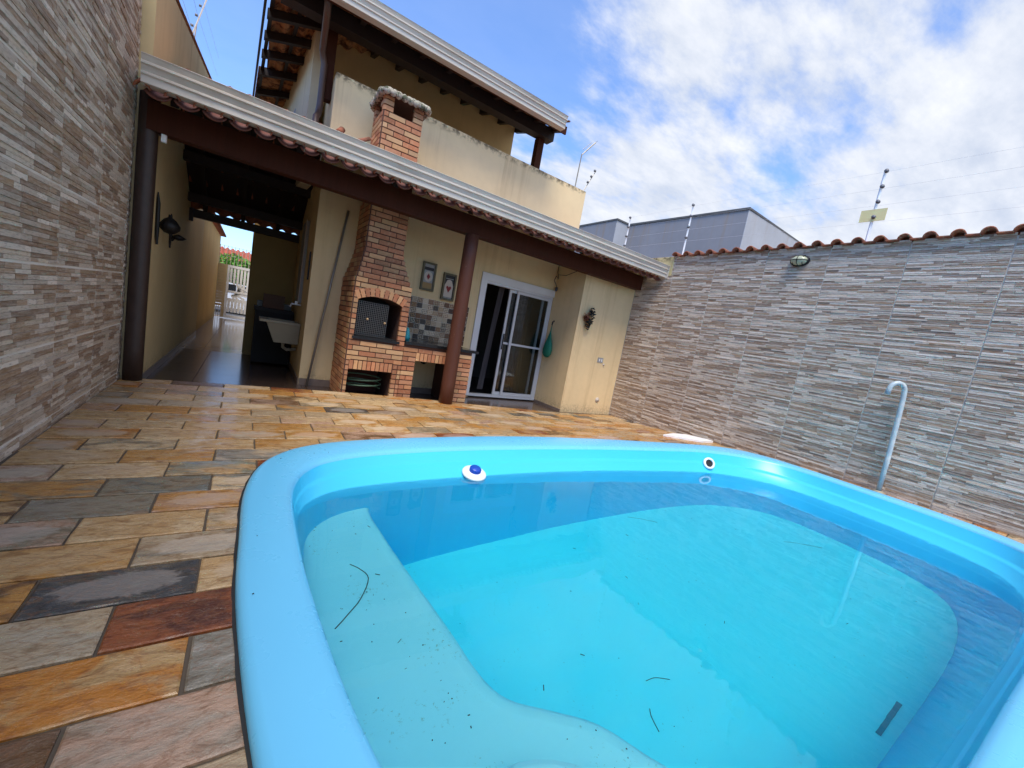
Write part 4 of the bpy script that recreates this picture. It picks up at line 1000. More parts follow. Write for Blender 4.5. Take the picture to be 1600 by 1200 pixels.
# brick counter -------------------------------------------------------
ct = Rel('brick_counter', (2.5, 6.1, ZP), 'low brick counter with a black granite top between the barbecue and the glass door', 'counter')
cbr = []; z = ZP+.005; k = 0; CF = 5.735; CX0, CX1 = 1.915, 3.04
while z < .76-.05:
    if z > .66: segs = [(CX0, CX1)]
    elif z > .53: segs = [(CX0, 2.11), (2.79, CX1)]
    else: segs = [(CX0, 2.11), (2.79, CX1)]
    if z > .655: segs = [(CX0, CX1)]
    for a, b in segs:
        x = a-(0 if k % 2 else .105) if b-a > .3 else a
        if b-a <= .3:
            cuts = [(a, a+(b-a)*.42-.005), (a+(b-a)*.42+.006, b)] if k % 2 else [(a, b)]
        else:
            cuts = []
            while x < b: cuts.append((max(x, a), min(x+.215, b))); x += .226
        for p, q in cuts:
            if q-p > .02: cbr.append(([(p, CF), (q, CF), (q, CF+.05), (p, CF+.05)], z, z+BH))
    # side of the left leg is hidden by the barbecue; right leg shows its inner side
    cbr.append(([(2.79, CF+.061), (2.84, CF+.061), (2.84, CF+.26), (2.79, CF+.26)], z, z+BH)) if z < .5 else None
    z += CH; k += 1
for c_ in cbr:
    mb = MB(); mb.prism(c_[0], c_[1], c_[2], bcol()); ct.part('brick', mb, M['brick'])
for i in range(11):
    x_ = 2.115+i*.0615; face_brick(ct, [(x_, .53), (x_+.05, .53), (x_+.05, .648), (x_, .648)], CF-.002)
mb = MB(); mb.box((CX0, CF+e, ZP), (2.11-e, 6.58, .755)); mb.box((2.79+e, CF+e, ZP), (CX1-e, 6.58, .755)); mb.box((2.11-e+.0005, CF+e, .535), (2.79+e-.0005, 6.0, .755)); ct.part('mortar_core', mb, M['brick_mortar'])
mb = MB(); mb.box((CX0-.0, CF-.03, .757), (CX1+.09, 6.596, .80)); ct.part('granite_top', mb, M['granite'])
mb = MB(); mb.tube([(2.42, 6.35, .62), (2.42, 6.35, .50), (2.47, 6.35, .44), (2.53, 6.38, .46), (2.55, 6.5, .42), (2.55, 6.58, .42)], .022, 8); ct.part('sink_trap', mb, M['black'], smooth=True)
# backsplash tiles (on the house wall)
bs = H.part('backsplash', (lambda m_: (m_.box((2.02, 6.594, .802), (3.27, 6.599, 1.50)), m_)[1])(MB()), M['grout'])
mc = [(.022, .02, .018), (.035, .032, .03), (.52, .42, .28), (.64, .52, .36), (.19, .085, .035), (.12, .09, .06), (.36, .23, .12), (.10, .04, .022), (.46, .37, .25)]
nxm, nzm = 13, 8; tw = 1.25/nxm; th_ = .698/nzm
for i in range(nxm):
    for j in range(nzm):
        mb = MB(); x_ = 2.02+i*tw+.002; z_ = .802+j*th_+.002
        v = [(x_, 6.589, z_), (x_+tw-.004, 6.589, z_), (x_+tw-.004, 6.589, z_+th_-.004), (x_, 6.589, z_+th_-.004)]; v += [(a, 6.594, c) for a, b, c in v]
        mb.add(v, [(0, 1, 2, 3), (0, 4, 5, 1), (1, 5, 6, 2), (2, 6, 7, 3), (3, 7, 4, 0)], (*random.choice(mc), 1), (*random.choice(mc), random.choice([.5, .9, .9, .9])), 0, [(0, 0), (1, 0), (1, 1), (0, 1)]*2)
        H.part('tile', mb, M['mosaic'], parent=bs)
mb = MB(); mb.lathe([(0, 0), (.045, 0), (.05, .05), (.038, .1), (.03, .15), (.012, .19), (0, .19)], (2.02, 6.0, .80), 14); mb.build('bottle', M['turq'], smooth=True, label='turquoise plastic bottle on the black counter beside the barbecue', cat='bottle')

# pictures -------------------------------------------------------------
def picture(x0, z0, z1, label, heart):
    x1 = x0+.235; P = Rel('picture_frame', ((x0+x1)/2, 6.59, z0), label, 'picture')
    mb = MB(); t_ = .03; y0, y1 = 6.555, 6.597
    mb.box((x0, y0, z0), (x0+t_, y1, z1)); mb.box((x1-t_, y0, z0), (x1, y1, z1)); mb.box((x0+t_, y0+.001, z0), (x1-t_, y1, z0+t_)); mb.box((x0+t_, y0+.001, z1-t_), (x1-t_, y1, z1)); P.part('frame', mb, M['gold'])
    mb = MB(); mb.box((x0+t_, 6.575, z0+t_), (x1-t_, 6.59, z1-t_)); P.part('print', mb, M['ink_grey'] if not heart else M['ink_black'])
    cx = (x0+x1)/2; cz = z0+(z1-z0)*(.50 if not heart else .44)
    def flat(pts, mat, d, nm):
        mb = MB(); n_ = len(pts); mb.add([(cx+a, 6.575-d, cz+b) for a, b in pts]+[(cx+a, 6.5745, cz+b) for a, b in pts], [tuple(range(n_)), *[((i+1) % n_, i, n_+i, n_+(i+1) % n_) for i in range(n_)]]); P.part(nm, mb, mat)
    if heart:
        flat([(-.078, -.145), (.078, -.145), (.078, .05)]+[(.05*math.cos(a), .09+.03*math.sin(a)+.03) for a in [k*PI/8 for k in range(9)]]+[(-.078, .05)], M['ink_white'], .001, 'card')
        flat([(0, -.07)]+[(.045, .01), (.045, .03), (.03, .045), (.012, .04), (0, .022), (-.012, .04), (-.03, .045), (-.045, .03), (-.045, .01)], M['ink_red'], .002, 'emblem')
        flat([(-.072, -.165), (.072, -.165), (.072, -.150), (-.072, -.150)], M['ink_grey'], .0015, 'band'); flat([(-.07, .16), (.07, .16), (.07, .172), (-.07, .172)], M['ink_grey'], .0015, 'band')
    else:
        flat([(-.08, -.20), (.08, -.20), (.08, -.10), (-.08, -.10)], M['ink_tan'], .001, 'panel')
        flat([(.072*math.cos(a), .085*math.sin(a)) for a in [k*PI/12 for k in range(24)]], M['ink_white'], .002, 'card')
        flat([(0, -.055), (.032, 0), (0, .055), (-.032, 0)], M['ink_red'], .003, 'emblem')
        flat([(-.08, .10), (.08, .10), (.08, .15), (-.08, .15)], M['ink_black'], .001, 'band')
picture(2.31, 1.63, 2.09, 'upper left framed playing-card print with a red diamond on the cream wall', False)
picture(2.695, 1.54, 1.995, 'lower right framed playing-card print with a red heart beside the porch post', True)

# things on the porch -------------------------------------------------
mb = MB(); mb.tube([(.80, 6.50, ZP), (1.085, 6.56, 2.5)], .016, 8); mb.build('pole', M['grey_pole'], smooth=True, label='long thin grey pool pole leaning on the wall left of the barbecue', cat='pole')
# net bag
mb = MB(); mb.lathe([(0, 0), (.06, .01), (.115, .07), (.125, .16), (.10, .27), (.06, .38), (.022, .50), (.008, .62), (0, .66)], (0, 0, 0), 14, M_=Matrix.Translation((5.03, 6.38, .84)) @ Matrix.Diagonal((.55, 1, 1, 1)))
nb = mb.build('net_bag', M['green_net'], smooth=True, label='green net bag hanging on the wall just right of the glass door', cat='bag')
mb = MB(); mb.tube([(5.03, 6.38, 1.49), (5.05, 6.40, 1.56), (5.10, 6.42, 1.58)], .012, 6); mb.build('hook', M['black'], nb)
# wall ornament: dark wreath with russet leaves
wr = Rel('wall_ornament', (5.34, 5.70, 1.7), 'dark dried wreath with russet leaves on the cream wall right of the green net', 'ornament')
def leaves(cx, cy, cz, n_, sx, sy, sz, size, seed):
    rr = random.Random(seed); mb = MB()
    for _ in range(n_):
        while True:
            p = Vector((rr.uniform(-1, 1), rr.uniform(-1, 1), rr.uniform(-1, 1)))
            if p.length < 1: break
        c = Vector((cx+p.x*sx, cy+p.y*sy, cz+p.z*sz)); a = Vector((rr.gauss(0, 1), rr.gauss(0, 1), rr.gauss(0, 1))).normalized(); b = a.orthogonal().normalized(); s1 = size*rr.uniform(.6, 1.3)
        mb.add([c-a*s1, c+b*s1*.5, c+a*s1, c-b*s1*.5], [(0, 1, 2, 3)])
    return mb
wr.part('dark_leaves', leaves(5.37, 5.69, 1.76, 120, .075, .05, .19, .035, 5), M['dark_leaf']); wr.part('dark_leaves', leaves(5.33, 5.69, 1.60, 60, .06, .05, .10, .03, 15), M['dark_leaf']); wr.part('russet_leaves', leaves(5.25, 5.69, 1.74, 70, .07, .04, .08, .028, 6), M['red_leaf'])
# outlet, caps
def small_box(name, a, b, mat, label, cat, extra=None):
    mb = MB(); mb.box(a, b); o = mb.build(name, mat, label=label, cat=cat); return o
sb = small_box('wall_outlet', (5.83, 5.742, .93), (5.98, 5.75, 1.03), M['ink_grey'], 'double grey socket plate low on the cream wall near the clad wall', 'socket')
for dx in (.04, .1):
    mb = MB(); mb.box((5.83+dx, 5.738, .955), (5.85+dx, 5.7415, 1.005)); mb.build('socket', M['white'], sb)
for (x_, z_, r_, lb) in ((6.02, .90, .022, 'small round cream knob beside the socket plate'), (6.05, .17, .05, 'round white vent cap near the foot of the cream wall')):
    mb = MB(); mb.lathe([(0, .03), (r_*.4, .03), (r_*.45, .012), (r_, .010), (r_*1.05, 0)], (0, 0, 0), 16, M_=Matrix.Translation((x_, 5.749, z_)) @ Matrix.Rotation(PI/2, 4, 'X')); mb.build('vent_disc', M['ink_white'], smooth=True, label=lb, cat='vent')
# cable loop with a lamp holder over the door
mb = MB(); mb.tube([(5.06, 6.55, 2.75), (5.05, 6.54, 2.55), (5.09, 6.53, 2.42), (5.0, 6.5, 2.46), (4.97, 6.5, 2.36), (5.03, 6.5, 2.30), (5.06, 6.5, 2.24)], .008, 6); mb.tube([(5.06, 6.54, 2.5), (5.0, 6.2, 2.46), (5.12, 6.0, 2.58), (5.2, 5.9, 2.62)], .006, 6)
cb = mb.build('lamp_cable', M['insul'], smooth=True, label='looped cable with a bare lamp holder hanging above the glass door corner', cat='cable')
mb = MB(); mb.lathe([(0, 0), (.025, 0), (.028, -.05), (.018, -.08), (0, -.08)], (5.06, 6.5, 2.25), 10); mb.build('lamp_holder', M['insul'], cb, smooth=True)
# bulkhead light on the right wall
bl = Rel('bulkhead_light', (6.45, 2.86, 2.94), 'oval caged bulkhead light on the clad wall under the coping', 'wall light')
mb = MB(); Mx = Matrix.Translation((6.475, 2.86, 2.93)) @ Matrix.Rotation(-PI/2, 4, 'Y') @ Matrix.Diagonal((.62, 1, 1, 1))
mb.lathe([(.125, 0), (.125, .025), (.11, .04), (.105, .04)], (0, 0, 0), 24, M_=Mx); bl.part('base', mb, M['black'], smooth=True)
mb = MB(); mb.lathe([(.108, .03), (.10, .07), (.07, .10), (0, .115)], (0, 0, 0), 24, M_=Mx); bl.part('glass_cover', mb, simple('frosted_glass', (.42, .44, .30), .2), smooth=True)
mb = MB()
for q in (-.5, 0, .5):
    mb.tube([Mx @ Vector((.115*math.sin(a)*(1 if True else 0), q*.12+0*a, .02+.10*max(0, math.cos(a))*(1-abs(q)*.5))) for a in [PI/2*(k/6-1) for k in range(13)]], .005, 6)
mb.tube([Mx @ Vector((0, .115*math.sin(a), .02+.10*math.cos(a))) for a in [PI/2*(k/6-1) for k in range(13)]], .005, 6)
bl.part('cage', mb, M['black'])
# spout pipe by the pool
mb = MB(); base = (6.38, 1.335, deck_z(6.38, 1.33)); pts = [base, (6.385, 1.34, .5), (6.385, 1.355, 1.0), (6.385, 1.365, 1.25), (6.38, 1.37, 1.33)]
for k in range(1, 9):
    a = PI*k/8; pts.append((6.38-.105*(1-math.cos(a))*.55, 1.37+.055*(1-math.cos(a)), 1.33+.09*math.sin(a)))
pts.append((pts[-1][0], pts[-1][1]+.005, 1.27))
mb.tube(pts, .026, 12); sp = mb.build('pool_spout', M['pipe_w'], smooth=True, label='tall bluish-white hooked spout pipe standing between pool rim and clad wall', cat='spout')
mb = MB(); mb.lathe([(.03, -.01), (.06, 0), (.055, .02), (.034, .03), (.03, .035)], base, 16); mb.build('flange', simple('stained_flange', (.35, .30, .2), .6), sp, smooth=True)
# white slab cover near the corner
mb = MB(); cpts = [(5.66, 3.84), (6.30, 3.98), (6.46, 3.66), (6.44, 3.47), (5.86, 3.42)]
cpts = [(5.72, 3.86), (6.15, 3.97), (6.40, 3.90), (6.46, 3.55), (6.42, 3.42), (6.1, 3.42)]
mb.prism(cpts, lambda x, y: deck_z(x, y)+.001, lambda x, y: deck_z(x, y)+.03); mb.build('skimmer_lid', M['white'], label='white plastic hatch lid lying on the paving by the right wall', cat='lid')
# floating chlorinator
fl = Rel('chlorine_floater', (1.78, 2.96, ZW), 'white and blue round chlorine floater resting at the far pool edge', 'floater')
Mf = Matrix.Translation((1.78, 2.955, ZW+.03)) @ Matrix.Rotation(math.radians(14), 4, 'X')
mb = MB(); mb.lathe([(0, -.04), (.07, -.035), (.105, -.015), (.112, .0), (.105, .014), (.06, .024), (0, .026)], (0, 0, 0), 28, M_=Mf); fl.part('float_ring', mb, M['white'], smooth=True)
mb = MB(); mb.lathe([(.052, .02), (.054, .05), (.045, .062), (0, .066)], (0, 0, 0), 24, M_=Mf); fl.part('cap', mb, M['blue_p'], smooth=True)
# debris in the pool
def twig(pts, r_, lb, nm='twig', grp=None):
    mb = MB(); mb.tube(catmull(pts, 24, False), r_, 5); mb.build(nm, M['twig'], smooth=True, label=lb, cat='twig', group=grp)
zb = ZBENCH+.006
twig([(.60, 2.18, zb), (.645, 2.12, zb), (.67, 2.03, zb), (.60, 1.89, zb), (.52, 1.80, zb), (.45, 1.73, zb)], .0026, 'long thin bent twig lying on the pool bench')
rr = random.Random(3)
zf = ZF+.006
for (x_, y_, l_, a_, lb) in ((3.56, 2.60, .32, -.65, 'straight dark twig on the pool floor near the far corner'), (4.93, 1.63, .4, -.65, 'dark twig on the pool floor below the spout'), (2.17, 1.20, .16, -.4, 'curled dark twig on the pool floor near the bench'), (2.0, .97, .12, 1.1, 'small curled twig on the pool floor nearest the camera')):
    twig([(x_, y_, zf), (x_+l_*.5*math.cos(a_), y_+l_*.5*math.sin(a_)+.02, zf), (x_+l_*math.cos(a_), y_+l_*math.sin(a_), zf)], .002, lb)
def litter(zone, z, n_, seed):
    rr = random.Random(seed); mb = MB(); c = 0
    while c < n_:
        x_, y_ = rr.uniform(zone[0], zone[1]), rr.uniform(zone[2], zone[3])
        if z == zb and (x_ > .85 and y_ > 1.1 or not inside(x_, y_, cW)): continue
        a_ = rr.uniform(0, PI); l_ = rr.choice([.002, .003, .003, .005, .005, .014]); w_ = .0018; c += 1
        ca, sa = math.cos(a_), math.sin(a_)
        mb.add([(x_-l_*ca-w_*sa, y_-l_*sa+w_*ca, z), (x_+l_*ca-w_*sa, y_+l_*sa+w_*ca, z), (x_+l_*ca+w_*sa, y_+l_*sa-w_*ca, z+.003), (x_-l_*ca+w_*sa, y_-l_*sa-w_*ca, z+.003)], [(0, 1, 2, 3)])
    return mb
litter((.38, 1.4, .7, 2.75), zb, 60, 4).build('leaf_litter', M['twig'], kind='stuff', label='specks of leaf litter settled on the pool bench', cat='litter')
mb = MB(); rr = random.Random(21)
for _ in range(26):
    k_ = rr.randrange(NP); p_ = T(rr.uniform(.2, .8))[k_]; l_ = rr.choice([.0015, .002, .003]); z_ = rim_z(p_[0])+.0055; mb.box((p_[0]-l_, p_[1]-.0015, z_-.003), (p_[0]+l_, p_[1]+.0015, z_))
mb.build('rim_specks', M['twig'], kind='stuff', label='tiny dark specks of dirt scattered on the pool rim', cat='litter')
litter((1.3, 5.2, .5, 2.5), zf, 26, 9).build('leaf_litter', M['twig'], kind='stuff', label='scattered dark litter on the deep pool floor', cat='litter')

# ================================================================== corridor things
nb_ = Rel('neighbour_building', (-1.3, 9, 0), 'stained cream neighbouring building with a sloping tiled verge above the left corridor', 'building')
mb = MB(); vs_ = [(y, z) for y, z in ((5.63, -.2), (11.6, -.2), (11.6, 5.08), (6.4, 4.12), (5.63, 3.98))]
XI, XO = -.955, -1.6
n_ = len(vs_); mb.add([(XI, a, b) for a, b in vs_]+[(XO, a, b) for a, b in vs_], [tuple(range(n_-1, -1, -1)), tuple(range(n_, 2*n_))]+[(i, (i+1) % n_, n_+(i+1) % n_, n_+i) for i in range(n_)])
nb_.part('wall', mb, M['cream_neigh'])
vt = barrel(.06, .055, .3).mesh('verge_tile', M['clay'], True)
y = 5.6
while y < 11.6:
    zv = 3.8+(y-4.6)*(.32/1.8) if y < 6.4 else 4.12+(y-6.4)*(.96/5.2)
    o = obj('verge_tile', vt, nb_.o, (-.98+1.3-.02, y-9, zv+.03)); o.rotation_euler = (0, -.19, PI/2); y += .27
cwx = MB(); cwx.box((-1.15, 11.62, -.2), (-1.02, 18.4, 2.72)); 
cwl = empty('corridor_boundary_wall', (-1.1, 15, 0), 'yellow side wall with clay coping along the passage to the gate', 'wall')
cwx.v = [(a+1.1, b-15, c) for a, b, c in cwx.v]; cwx.build('wall', M['yellow_render'], cwl)
yv = 11.7
while yv < 18.3:
    o = obj('coping_tile', cap_me, cwl, (-1.2+1.1, yv-15, 2.73)); yv += .225
mb = MB(); mb.box((-.958, 5.70, ZP), (-.944, 11.6, ZP+.09)); nb_.part('skirting', mb, M['skirt'])
# wrought iron wall lanterns / ornaments
lan = Rel('wall_lantern', (-.95, 6.35, 1.75), 'larger black iron lantern bracket on the corridor wall nearest the patio', 'lantern')
mb = MB(); mb.tube([(-.93, 6.35-.32+.24, 1.45), (-.935, 6.27, 1.6), (-.935, 6.25, 1.9), (-.94, 6.23, 2.02)], [.012, .02, .02, .006], 8); lan.part('back_bar', mb, M['black'])
mb = MB(); mb.lathe([(0, 0), (.05, .01), (.095, .06), (.10, .10), (.06, .16), (.02, .19), (.018, .22)], (-.84, 6.37, 1.60), 14); lan.part('lantern_body', mb, M['black'], smooth=True)
lan2 = Rel('wall_lantern', (-.95, 7.2, 1.75), 'smaller black iron lantern bracket deeper in the corridor', 'lantern')
mb = MB(); mb.tube([(-.935, 7.2, 1.48), (-.935, 7.2, 1.7), (-.94, 7.2, 1.92)], [.008, .02, .006], 8); lan2.part('back_bar', mb, M['black'])
mb = MB(); mb.lathe([(0, 0), (.05, .01), (.09, .04), (.03, .07), (0, .08)], (-.86, 7.24, 1.60), 12); lan2.part('lantern_body', mb, M['black'], smooth=True)
mb = MB(); mb.tube([(-.93, 6.72, 1.78), (-.90, 6.74, 1.74), (-.88, 6.74, 1.62), (-.86, 6.78, 1.56), (-.84, 6.84, 1.60)], [.02, .012, .012, .012, .006], 8); mb.build('wall_hook', M['black'], smooth=True, label='small curled black iron hook between the two wall lanterns', cat='hook')
# laundry side
sk = Rel('laundry_sink', (.5, 7.3, .6), 'cream wall-hung laundry tank at the end of the dark corridor recess', 'sink')
mb = MB(); mb.add([(.24, 7.1, .70), (.69, 7.1, .70), (.69, 7.65, .70), (.24, 7.65, .70), (.36, 7.16, .40), (.69, 7.16, .40), (.69, 7.6, .40), (.36, 7.6, .40)], [(0, 3, 7, 4), (0, 4, 5, 1), (1, 5, 6, 2), (2, 6, 7, 3), (4, 7, 6, 5)])
sk.part('basin', mb, M['sink']); mb = MB(); mb.box((.15, 7.08, .70), (.69, 7.13, .735)); mb.box((.15, 7.62, .70), (.69, 7.67, .735)); mb.box((.15, 7.13, .70), (.27, 7.62, .735)); mb.box((.65, 7.13, .70), (.69, 7.62, .735)); sk.part('basin_rim', mb, M['sink'])
mb = MB(); mb.tube([(.5, 7.35, .40), (.5, 7.35, .32), (.56, 7.35, .28), (.69, 7.35, .31)], .025, 8); sk.part('drain_pipe', mb, M['sink'], smooth=True)
mb = MB(); mb.tube([(.69, 7.35, 1.02), (.56, 7.35, 1.02), (.54, 7.35, .97)], .016, 8); mb.box((.60, 7.33, 1.02), (.64, 7.37, 1.07)); mb.build('tap', M['alu'], smooth=False, label='small metal tap above the laundry tank', cat='tap')
wm = Rel('washing_machine', (.36, 8.6, .3), 'dark washing machine standing against the far wall of the corridor recess', 'washing machine')
mb = MB(); mb.box((.10, 8.2, ZP+.03), (.67, 8.8, .80)); wm.part('cabinet', mb, simple('dark_cabinet', (.010, .009, .009), .8))
mb = MB(); mb.box((.08, 8.18, .80), (.67, 8.82, .86)); wm.part('lid', mb, simple('dark_lid', (.014, .013, .013), .7))
mb = MB(); mb.box((.12, 8.6, .86), (.66, 8.8, .96)); wm.part('control_panel', mb, simple('dark_panel', (.02, .02, .02), .3))
mb = MB(); mb.box((.20, 8.25, .865), (.52, 8.5, 1.10)); mb.build('laundry_box', simple('brown_box', (.10, .05, .03), .8), label='brown box sitting on the dark washing machine', cat='box')
mb = MB(); mb.box((.655, 7.45, 1.05), (.697, 8.0, 2.35)); cabo = mb.build('wall_cabinet', M['ink_grey'], label='tall pale cabinet door on the right side of the dark corridor', cat='cabinet')
mb = MB(); mb.box((.648, 7.43, 1.05), (.6545, 7.47, 2.37)); mb.build('edge_trim', M['ink_white'], cabo)
mb = MB(); mb.prism([(.68, 6.80), (.697, 6.80), (.697, 6.86), (.68, 6.86)], 1.42, 1.83); mb.build('wall_plaque', M['black'], label='narrow black plaque on the corridor wall left of the leaning pole', cat='plaque')

# gate, street -------------------------------------------------------
GYY = 18.2
gt = Rel('iron_gate', (-.4, GYY, ZP), 'white iron gate with a sunburst of bars at the end of the passage', 'gate')
gx0, gx1, gz0, gz1 = -.74, .02, -.09, 1.80
def gbox(a, b, nm='gate_bar', mat=M['white']): mb = MB(); mb.box(a, b); return gt.part(nm, mb, mat)
gbox((gx0, GYY, gz0), (gx0+.07, GYY+.05, gz1), 'gate_frame'); gbox((gx1-.07, GYY, gz0), (gx1, GYY+.05, gz1), 'gate_frame'); gbox((gx0+.07, GYY+.001, gz1-.09), (gx1-.07, GYY+.049, gz1), 'gate_frame'); gbox((gx0+.07, GYY+.001, gz0), (gx1-.07, GYY+.049, gz0+.1), 'gate_frame')
for i in range(6):
    x_ = gx0+.07+(i+.5)*(gx1-gx0-.14)/6; gbox((x_-.034, GYY+.01, gz1-.62-.05*i), (x_+.034, GYY+.035, gz1-.09))
for i in range(6):
    x_ = gx0+.07+(i+.5)*(gx1-gx0-.14)/6; gbox((x_-.042, GYY+.01, gz0+.2), (x_+.042, GYY+.035, gz0+.62))
for i in range(9):
    a = math.radians(-62+i*19); c_ = Vector((gx0+.16+.05*i*.5, GYY+.02, .80)); mb = MB()
    L2 = .34; dirv = Vector((math.cos(a), 0, math.sin(a))); p0 = c_+dirv*.05; p1 = c_+dirv*L2*(1+.25*abs(math.cos(a)))
    nrm = Vector((-math.sin(a), 0, math.cos(a)))*.036
    v = [p0-nrm, p1-nrm, p1+nrm, p0+nrm]; v += [q+Vector((0, .02, 0)) for q in v]
    mb.add(v, [(0, 1, 2, 3), (7, 6, 5, 4), (0, 4, 5, 1), (1, 5, 6, 2), (2, 6, 7, 3), (3, 7, 4, 0)]); gt.part('gate_bar', mb, M['white'])
gbox((gx0+.07, GYY+.012, .50), (gx1-.07, GYY+.033, .62)); gbox((gx0+.07, GYY+.012, gz1-.98), (gx1-.07, GYY+.033, gz1-.90))
lg = Rel('louvred_gate', (-1, GYY, ZP), 'beige louvred side panel left of the white gate', 'gate')
mb = MB(); mb.box((-1.35, GYY, -.1), (-1.27, GYY+.05, 1.80)); mb.box((-.83, GYY, -.1), (-.745, GYY+.05, 1.80)); mb.box((-1.27, GYY+.001, 1.72), (-.83, GYY+.049, 1.80)); mb.box((-1.27, GYY+.001, .30), (-.83, GYY+.049, .38)); lg.part('frame', mb, M['beige'])
for i in range(13):
    z_ = .40+i*.102; mb = MB(); mb.box((-1.27, GYY+.01, z_), (-.83, GYY+.03+.004*(i%2), z_+.099)); lg.part('slat', mb, M['beige'])
for i in range(7):
    mb = MB(); x_ = -1.25+i*.066; mb.box((x_, GYY+.01, -.1), (x_+.02, GYY+.03, .30)); lg.part('bar', mb, M['white'])
fb = Rel('gate_top_fence', (-.6, GYY, 1.8), 'thin upright rods with wire strands above the gate and louvred panel', 'fence')
for i in range(13):
    mb = MB(); x_ = -1.33+i*.11; mb.tube([(x_, GYY+.02, 1.78), (x_, GYY+.02, 2.46)], .009, 5); fb.part('rod', mb, M['ink_white'])
for z_ in (2.1, 2.3, 2.44):
    mb = MB(); mb.tube([(-1.4, GYY+.02, z_), (.1, GYY+.02, z_)], .004, 4); fb.part('wire', mb, M['grey_pole'])
# car
car = Rel('parked_car', (.0, 22.5, -.1), 'white car parked in the street beyond the white gate', 'car')
prof = [(-1.9, .25), (1.9, .25), (1.95, .6), (1.75, .78), (1.0, .86), (.55, 1.30), (-.9, 1.34), (-1.5, .95), (-1.92, .82)]
mb = MB(); n_ = len(prof); xs = -.3
for (ya, yb_, ins) in ((21.7, 23.3, 0),):
    mb.add([(xs+a, ya, -.15+b) for a, b in prof]+[(xs+a, yb_, -.15+b) for a, b in prof], [tuple(range(n_)), tuple(range(2*n_-1, n_-1, -1))]+[((i+1) % n_, i, n_+i, n_+(i+1) % n_) for i in range(n_)])
car.part('body', mb, M['car_white'])
mb = MB(); wpr = [(.88, .88), (.50, 1.24), (-.15, 1.27), (-.15, .9)]; mb.add([(xs+a, 21.69, -.15+b) for a, b in wpr]+[(xs+a, 21.70, -.15+b) for a, b in wpr], [(0, 1, 2, 3), (0, 4, 5, 1), (1, 5, 6, 2), (2, 6, 7, 3), (3, 7, 4, 0)]); car.part('window', mb, M['granite'])
mb = MB(); wpr = [(-.22, .9), (-.22, 1.27), (-.85, 1.27), (-1.3, .93)]; mb.add([(xs+a, 21.69, -.15+b) for a, b in wpr]+[(xs+a, 21.70, -.15+b) for a, b in wpr], [(0, 1, 2, 3), (0, 4, 5, 1), (1, 5, 6, 2), (2, 6, 7, 3), (3, 7, 4, 0)]); car.part('window', mb, M['granite'])
for wx in (-1.25, 1.2):
    for wy in (21.66, 23.14):
        mb = MB(); Mw = Matrix.Translation((xs+wx, wy, .16)) @ Matrix.Rotation(-PI/2, 4, 'X'); mb.lathe([(0, .0), (.18, .0), (.2, .01), (.31, .01), (.31, .2), (0, .2)], (0, 0, 0), 20, M_=Mw); car.part('wheel', mb, M['tyre'])
# house across the street
hs_ = Rel('red_roofed_house', (-.5, 32, 0), 'house with a steep red tiled roof across the street behind a green shrub', 'house')
mb = MB(); mb.box((-7, 31, -.2), (6, 40, 2.1)); hs_.part('wall', mb, simple('pale_wall', (.5, .42, .34), .8))
mb = MB(); tile_sheet(mb, -7.4, 6.4, 30.4, 34.5, lambda x, y: 1.9+(y-30.4)*.36, .30, .06); hs_.part('roof_tiles', mb, simple('red_roof', (.42, .10, .05), .8, var=.4, scale=3), kind='stuff')
sh = Rel('green_shrub', (-.6, 27.6, 0), 'bright green shrub in front of the red roof beyond the gate', 'shrub')
sh.part('foliage', leaves(-.85, 27.6, 1.75, 1500, 1.0, .6, 1.05, .11, 12), M['leafy']); mb = MB(); mb.tube([(-.75, 27.6, -.15), (-.75, 27.6, 1.5)], [.06, .03], 8); sh.part('stem', mb, M['wood'])
mb = MB(); mb.box((-12, 27.9, -.16), (8, 28.05, 1.0)); mb.build('street_wall', simple('grey_wall', (.4, .38, .36), .8), label='low plain wall along the far side of the street', cat='wall')

# ================================================================== neighbour on the right, fences, antenna
gb = Rel('grey_building', (13, 10, 0), 'plain grey rendered building with a stepped flat parapet beyond the right wall', 'building')
fp = [(10.88, 22), (10.88, 11.2), (11.56, 11.2), (11.78, 6.9), (15.6, 6.98), (22, 7.0), (22, 22)]
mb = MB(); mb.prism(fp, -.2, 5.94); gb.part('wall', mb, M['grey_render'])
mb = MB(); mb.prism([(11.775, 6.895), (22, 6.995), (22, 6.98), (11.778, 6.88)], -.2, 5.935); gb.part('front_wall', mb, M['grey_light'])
mb = MB(); mb.prism([(11.545, 11.19), (11.56, 11.185), (11.56, 11.199), (10.885, 11.199), (10.885, 11.185)], -.2, 5.935); gb.part('step_wall', mb, M['grey_light'])
mb = MB(); fo = [(10.86, 22), (10.86, 11.16), (11.53, 11.16), (11.75, 6.86), (15.6, 6.94), (22, 6.96), (22, 22)]; mb.prism(fo, 5.941, 6.0); gb.part('parapet_cap', mb, simple('dirty_cap', (.10, .10, .10), .9, var=.5, scale=4))
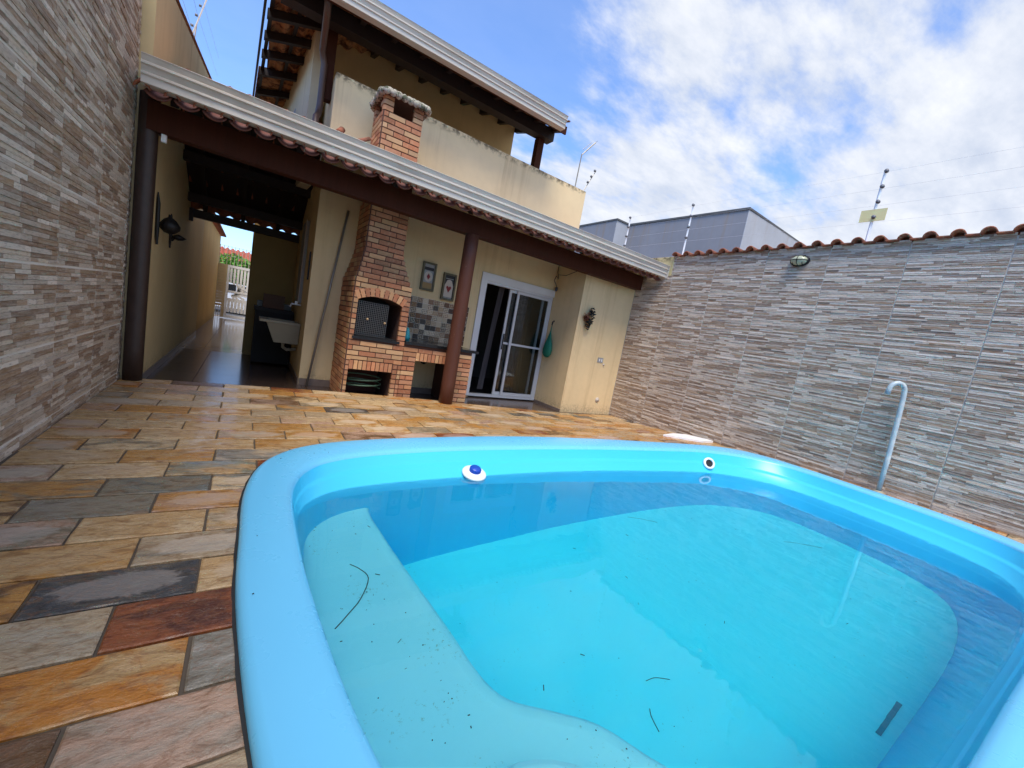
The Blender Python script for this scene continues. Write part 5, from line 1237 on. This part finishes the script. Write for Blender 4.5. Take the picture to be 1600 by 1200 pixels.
def fence_post(x, y, z0, z1, n_, label, sign=False, lean=(0, 0), brace=None, w_=.018, mat=None):
    F = Rel('electric_fence_post', (x, y, z0), label, 'fence post', 'electric fence posts')
    mb = MB(); p0, p1 = Vector((x, y, z0)), Vector((x+lean[0], y+lean[1], z1)); mb.tube([p0, p1], w_, 4); F.part('rod', mb, mat or M['white'])
    for i in range(n_):
        p = p0.lerp(p1, 1-.03-i*.9/n_*.9); mb = MB(); mb.lathe([(0, -.018), (.024, -.016), (.014, -.006), (.024, .0), (.014, .007), (.022, .016), (0, .018)], (0, 0, 0), 8, M_=Matrix.Translation(p+Vector((-.035, -.02, 0))) @ Matrix.Rotation(PI/2, 4, 'Y')); F.part('insulator', mb, M['insul_g'], smooth=True)
    if brace: mb = MB(); mb.tube([p0+Vector(brace), p0.lerp(p1, .45)], w_*.8, 4); F.part('brace', mb, mat or M['white'])
    if sign: mb = MB(); mb.box((x-.03, y-.135, z0+.29), (x-.022, y+.13, z0+.44)); F.part('warning_plate', mb, M['sign_y'])
    return F
fence_post(6.6, 2.2, 3.14, 4.08, 4, 'white electric fence post with a faded yellow plate on the right wall', True)
fence_post(6.6, 4.92, 3.14, 4.10, 4, 'plain white electric fence post on the right wall near the coping end')
fence_post(6.6, 6.4, 3.12, 4.08, 4, 'white braced electric fence post behind the porch gutter end', brace=(0, .12, 0))
fence_post(5.47, 6.77, 4.28, 4.78, 3, 'thin leaning fence rod on the balcony parapet corner', lean=(.24, 0), w_=.008, mat=M['grey_pole'])
fence_post(-1.0, 7.9, 4.25, 5.7, 4, 'thin leaning fence rod on the neighbouring building left', lean=(.02, 1.5), w_=.010, mat=M['ink_white'], brace=(0, .3, -.2))
fence_post(-.98, 11.3, 5.0, 5.25, 1, 'short fence rod peeping over the porch gutter', lean=(.25, .6), w_=.010, mat=M['ink_white'])
ew = Rel('electric_fence_wire', (6.56, 2, 3.5), 'thin electric fence wires strung along the top of the right wall', 'fence wire')
for i in range(4):
    zz_ = 4.05-i*.21
    mb = MB(); mb.tube([(6.56, -3, zz_), (6.56, 2.2, zz_-.01), (6.56, 4.92, zz_), (6.56, 6.4, zz_)], .0011, 4); ew.part('wire', mb, simple('galvanised_wire', (.62, .64, .67), .5))
ew2 = Rel('electric_fence_wire', (-1, 8, 5), 'thin electric fence wires above the neighbouring building left', 'fence wire')
for i in range(3):
    mb = MB(); mb.tube([(-1.0, 4, 4.2+.45*i), (-.99, 8.2+.3*i, 4.6+.4*i), (-.98, 12, 5.2+.35*i)], .0018, 4); ew2.part('wire', mb, M['grey_pole'])
an = Rel('tv_antenna', (5.25, 6.77, 4.28), 'thin antenna mast with an angled arm on the balcony parapet', 'antenna')
mb = MB(); mb.tube([(5.25, 6.77, 4.27), (5.25, 6.75, 4.94)], .011, 6); an.part('mast', mb, M['grey_pole'])
mb = MB(); mb.tube([(5.25, 6.75, 4.92), (5.50, 6.7, 5.24)], .012, 6); mb.tube([(5.25, 6.75, 5.02), (5.40, 6.7, 5.20)], .005, 5); an.part('arm', mb, M['grey_pole'])
for i in range(4):
    p = Vector((5.25, 6.75, 4.92)).lerp(Vector((5.50, 6.7, 5.24)), .3+.22*i); mb = MB(); mb.tube([p+Vector((-.02, -.10, .01)), p+Vector((.02, .10, -.01))], .003, 4); an.part('element', mb, M['grey_pole'])
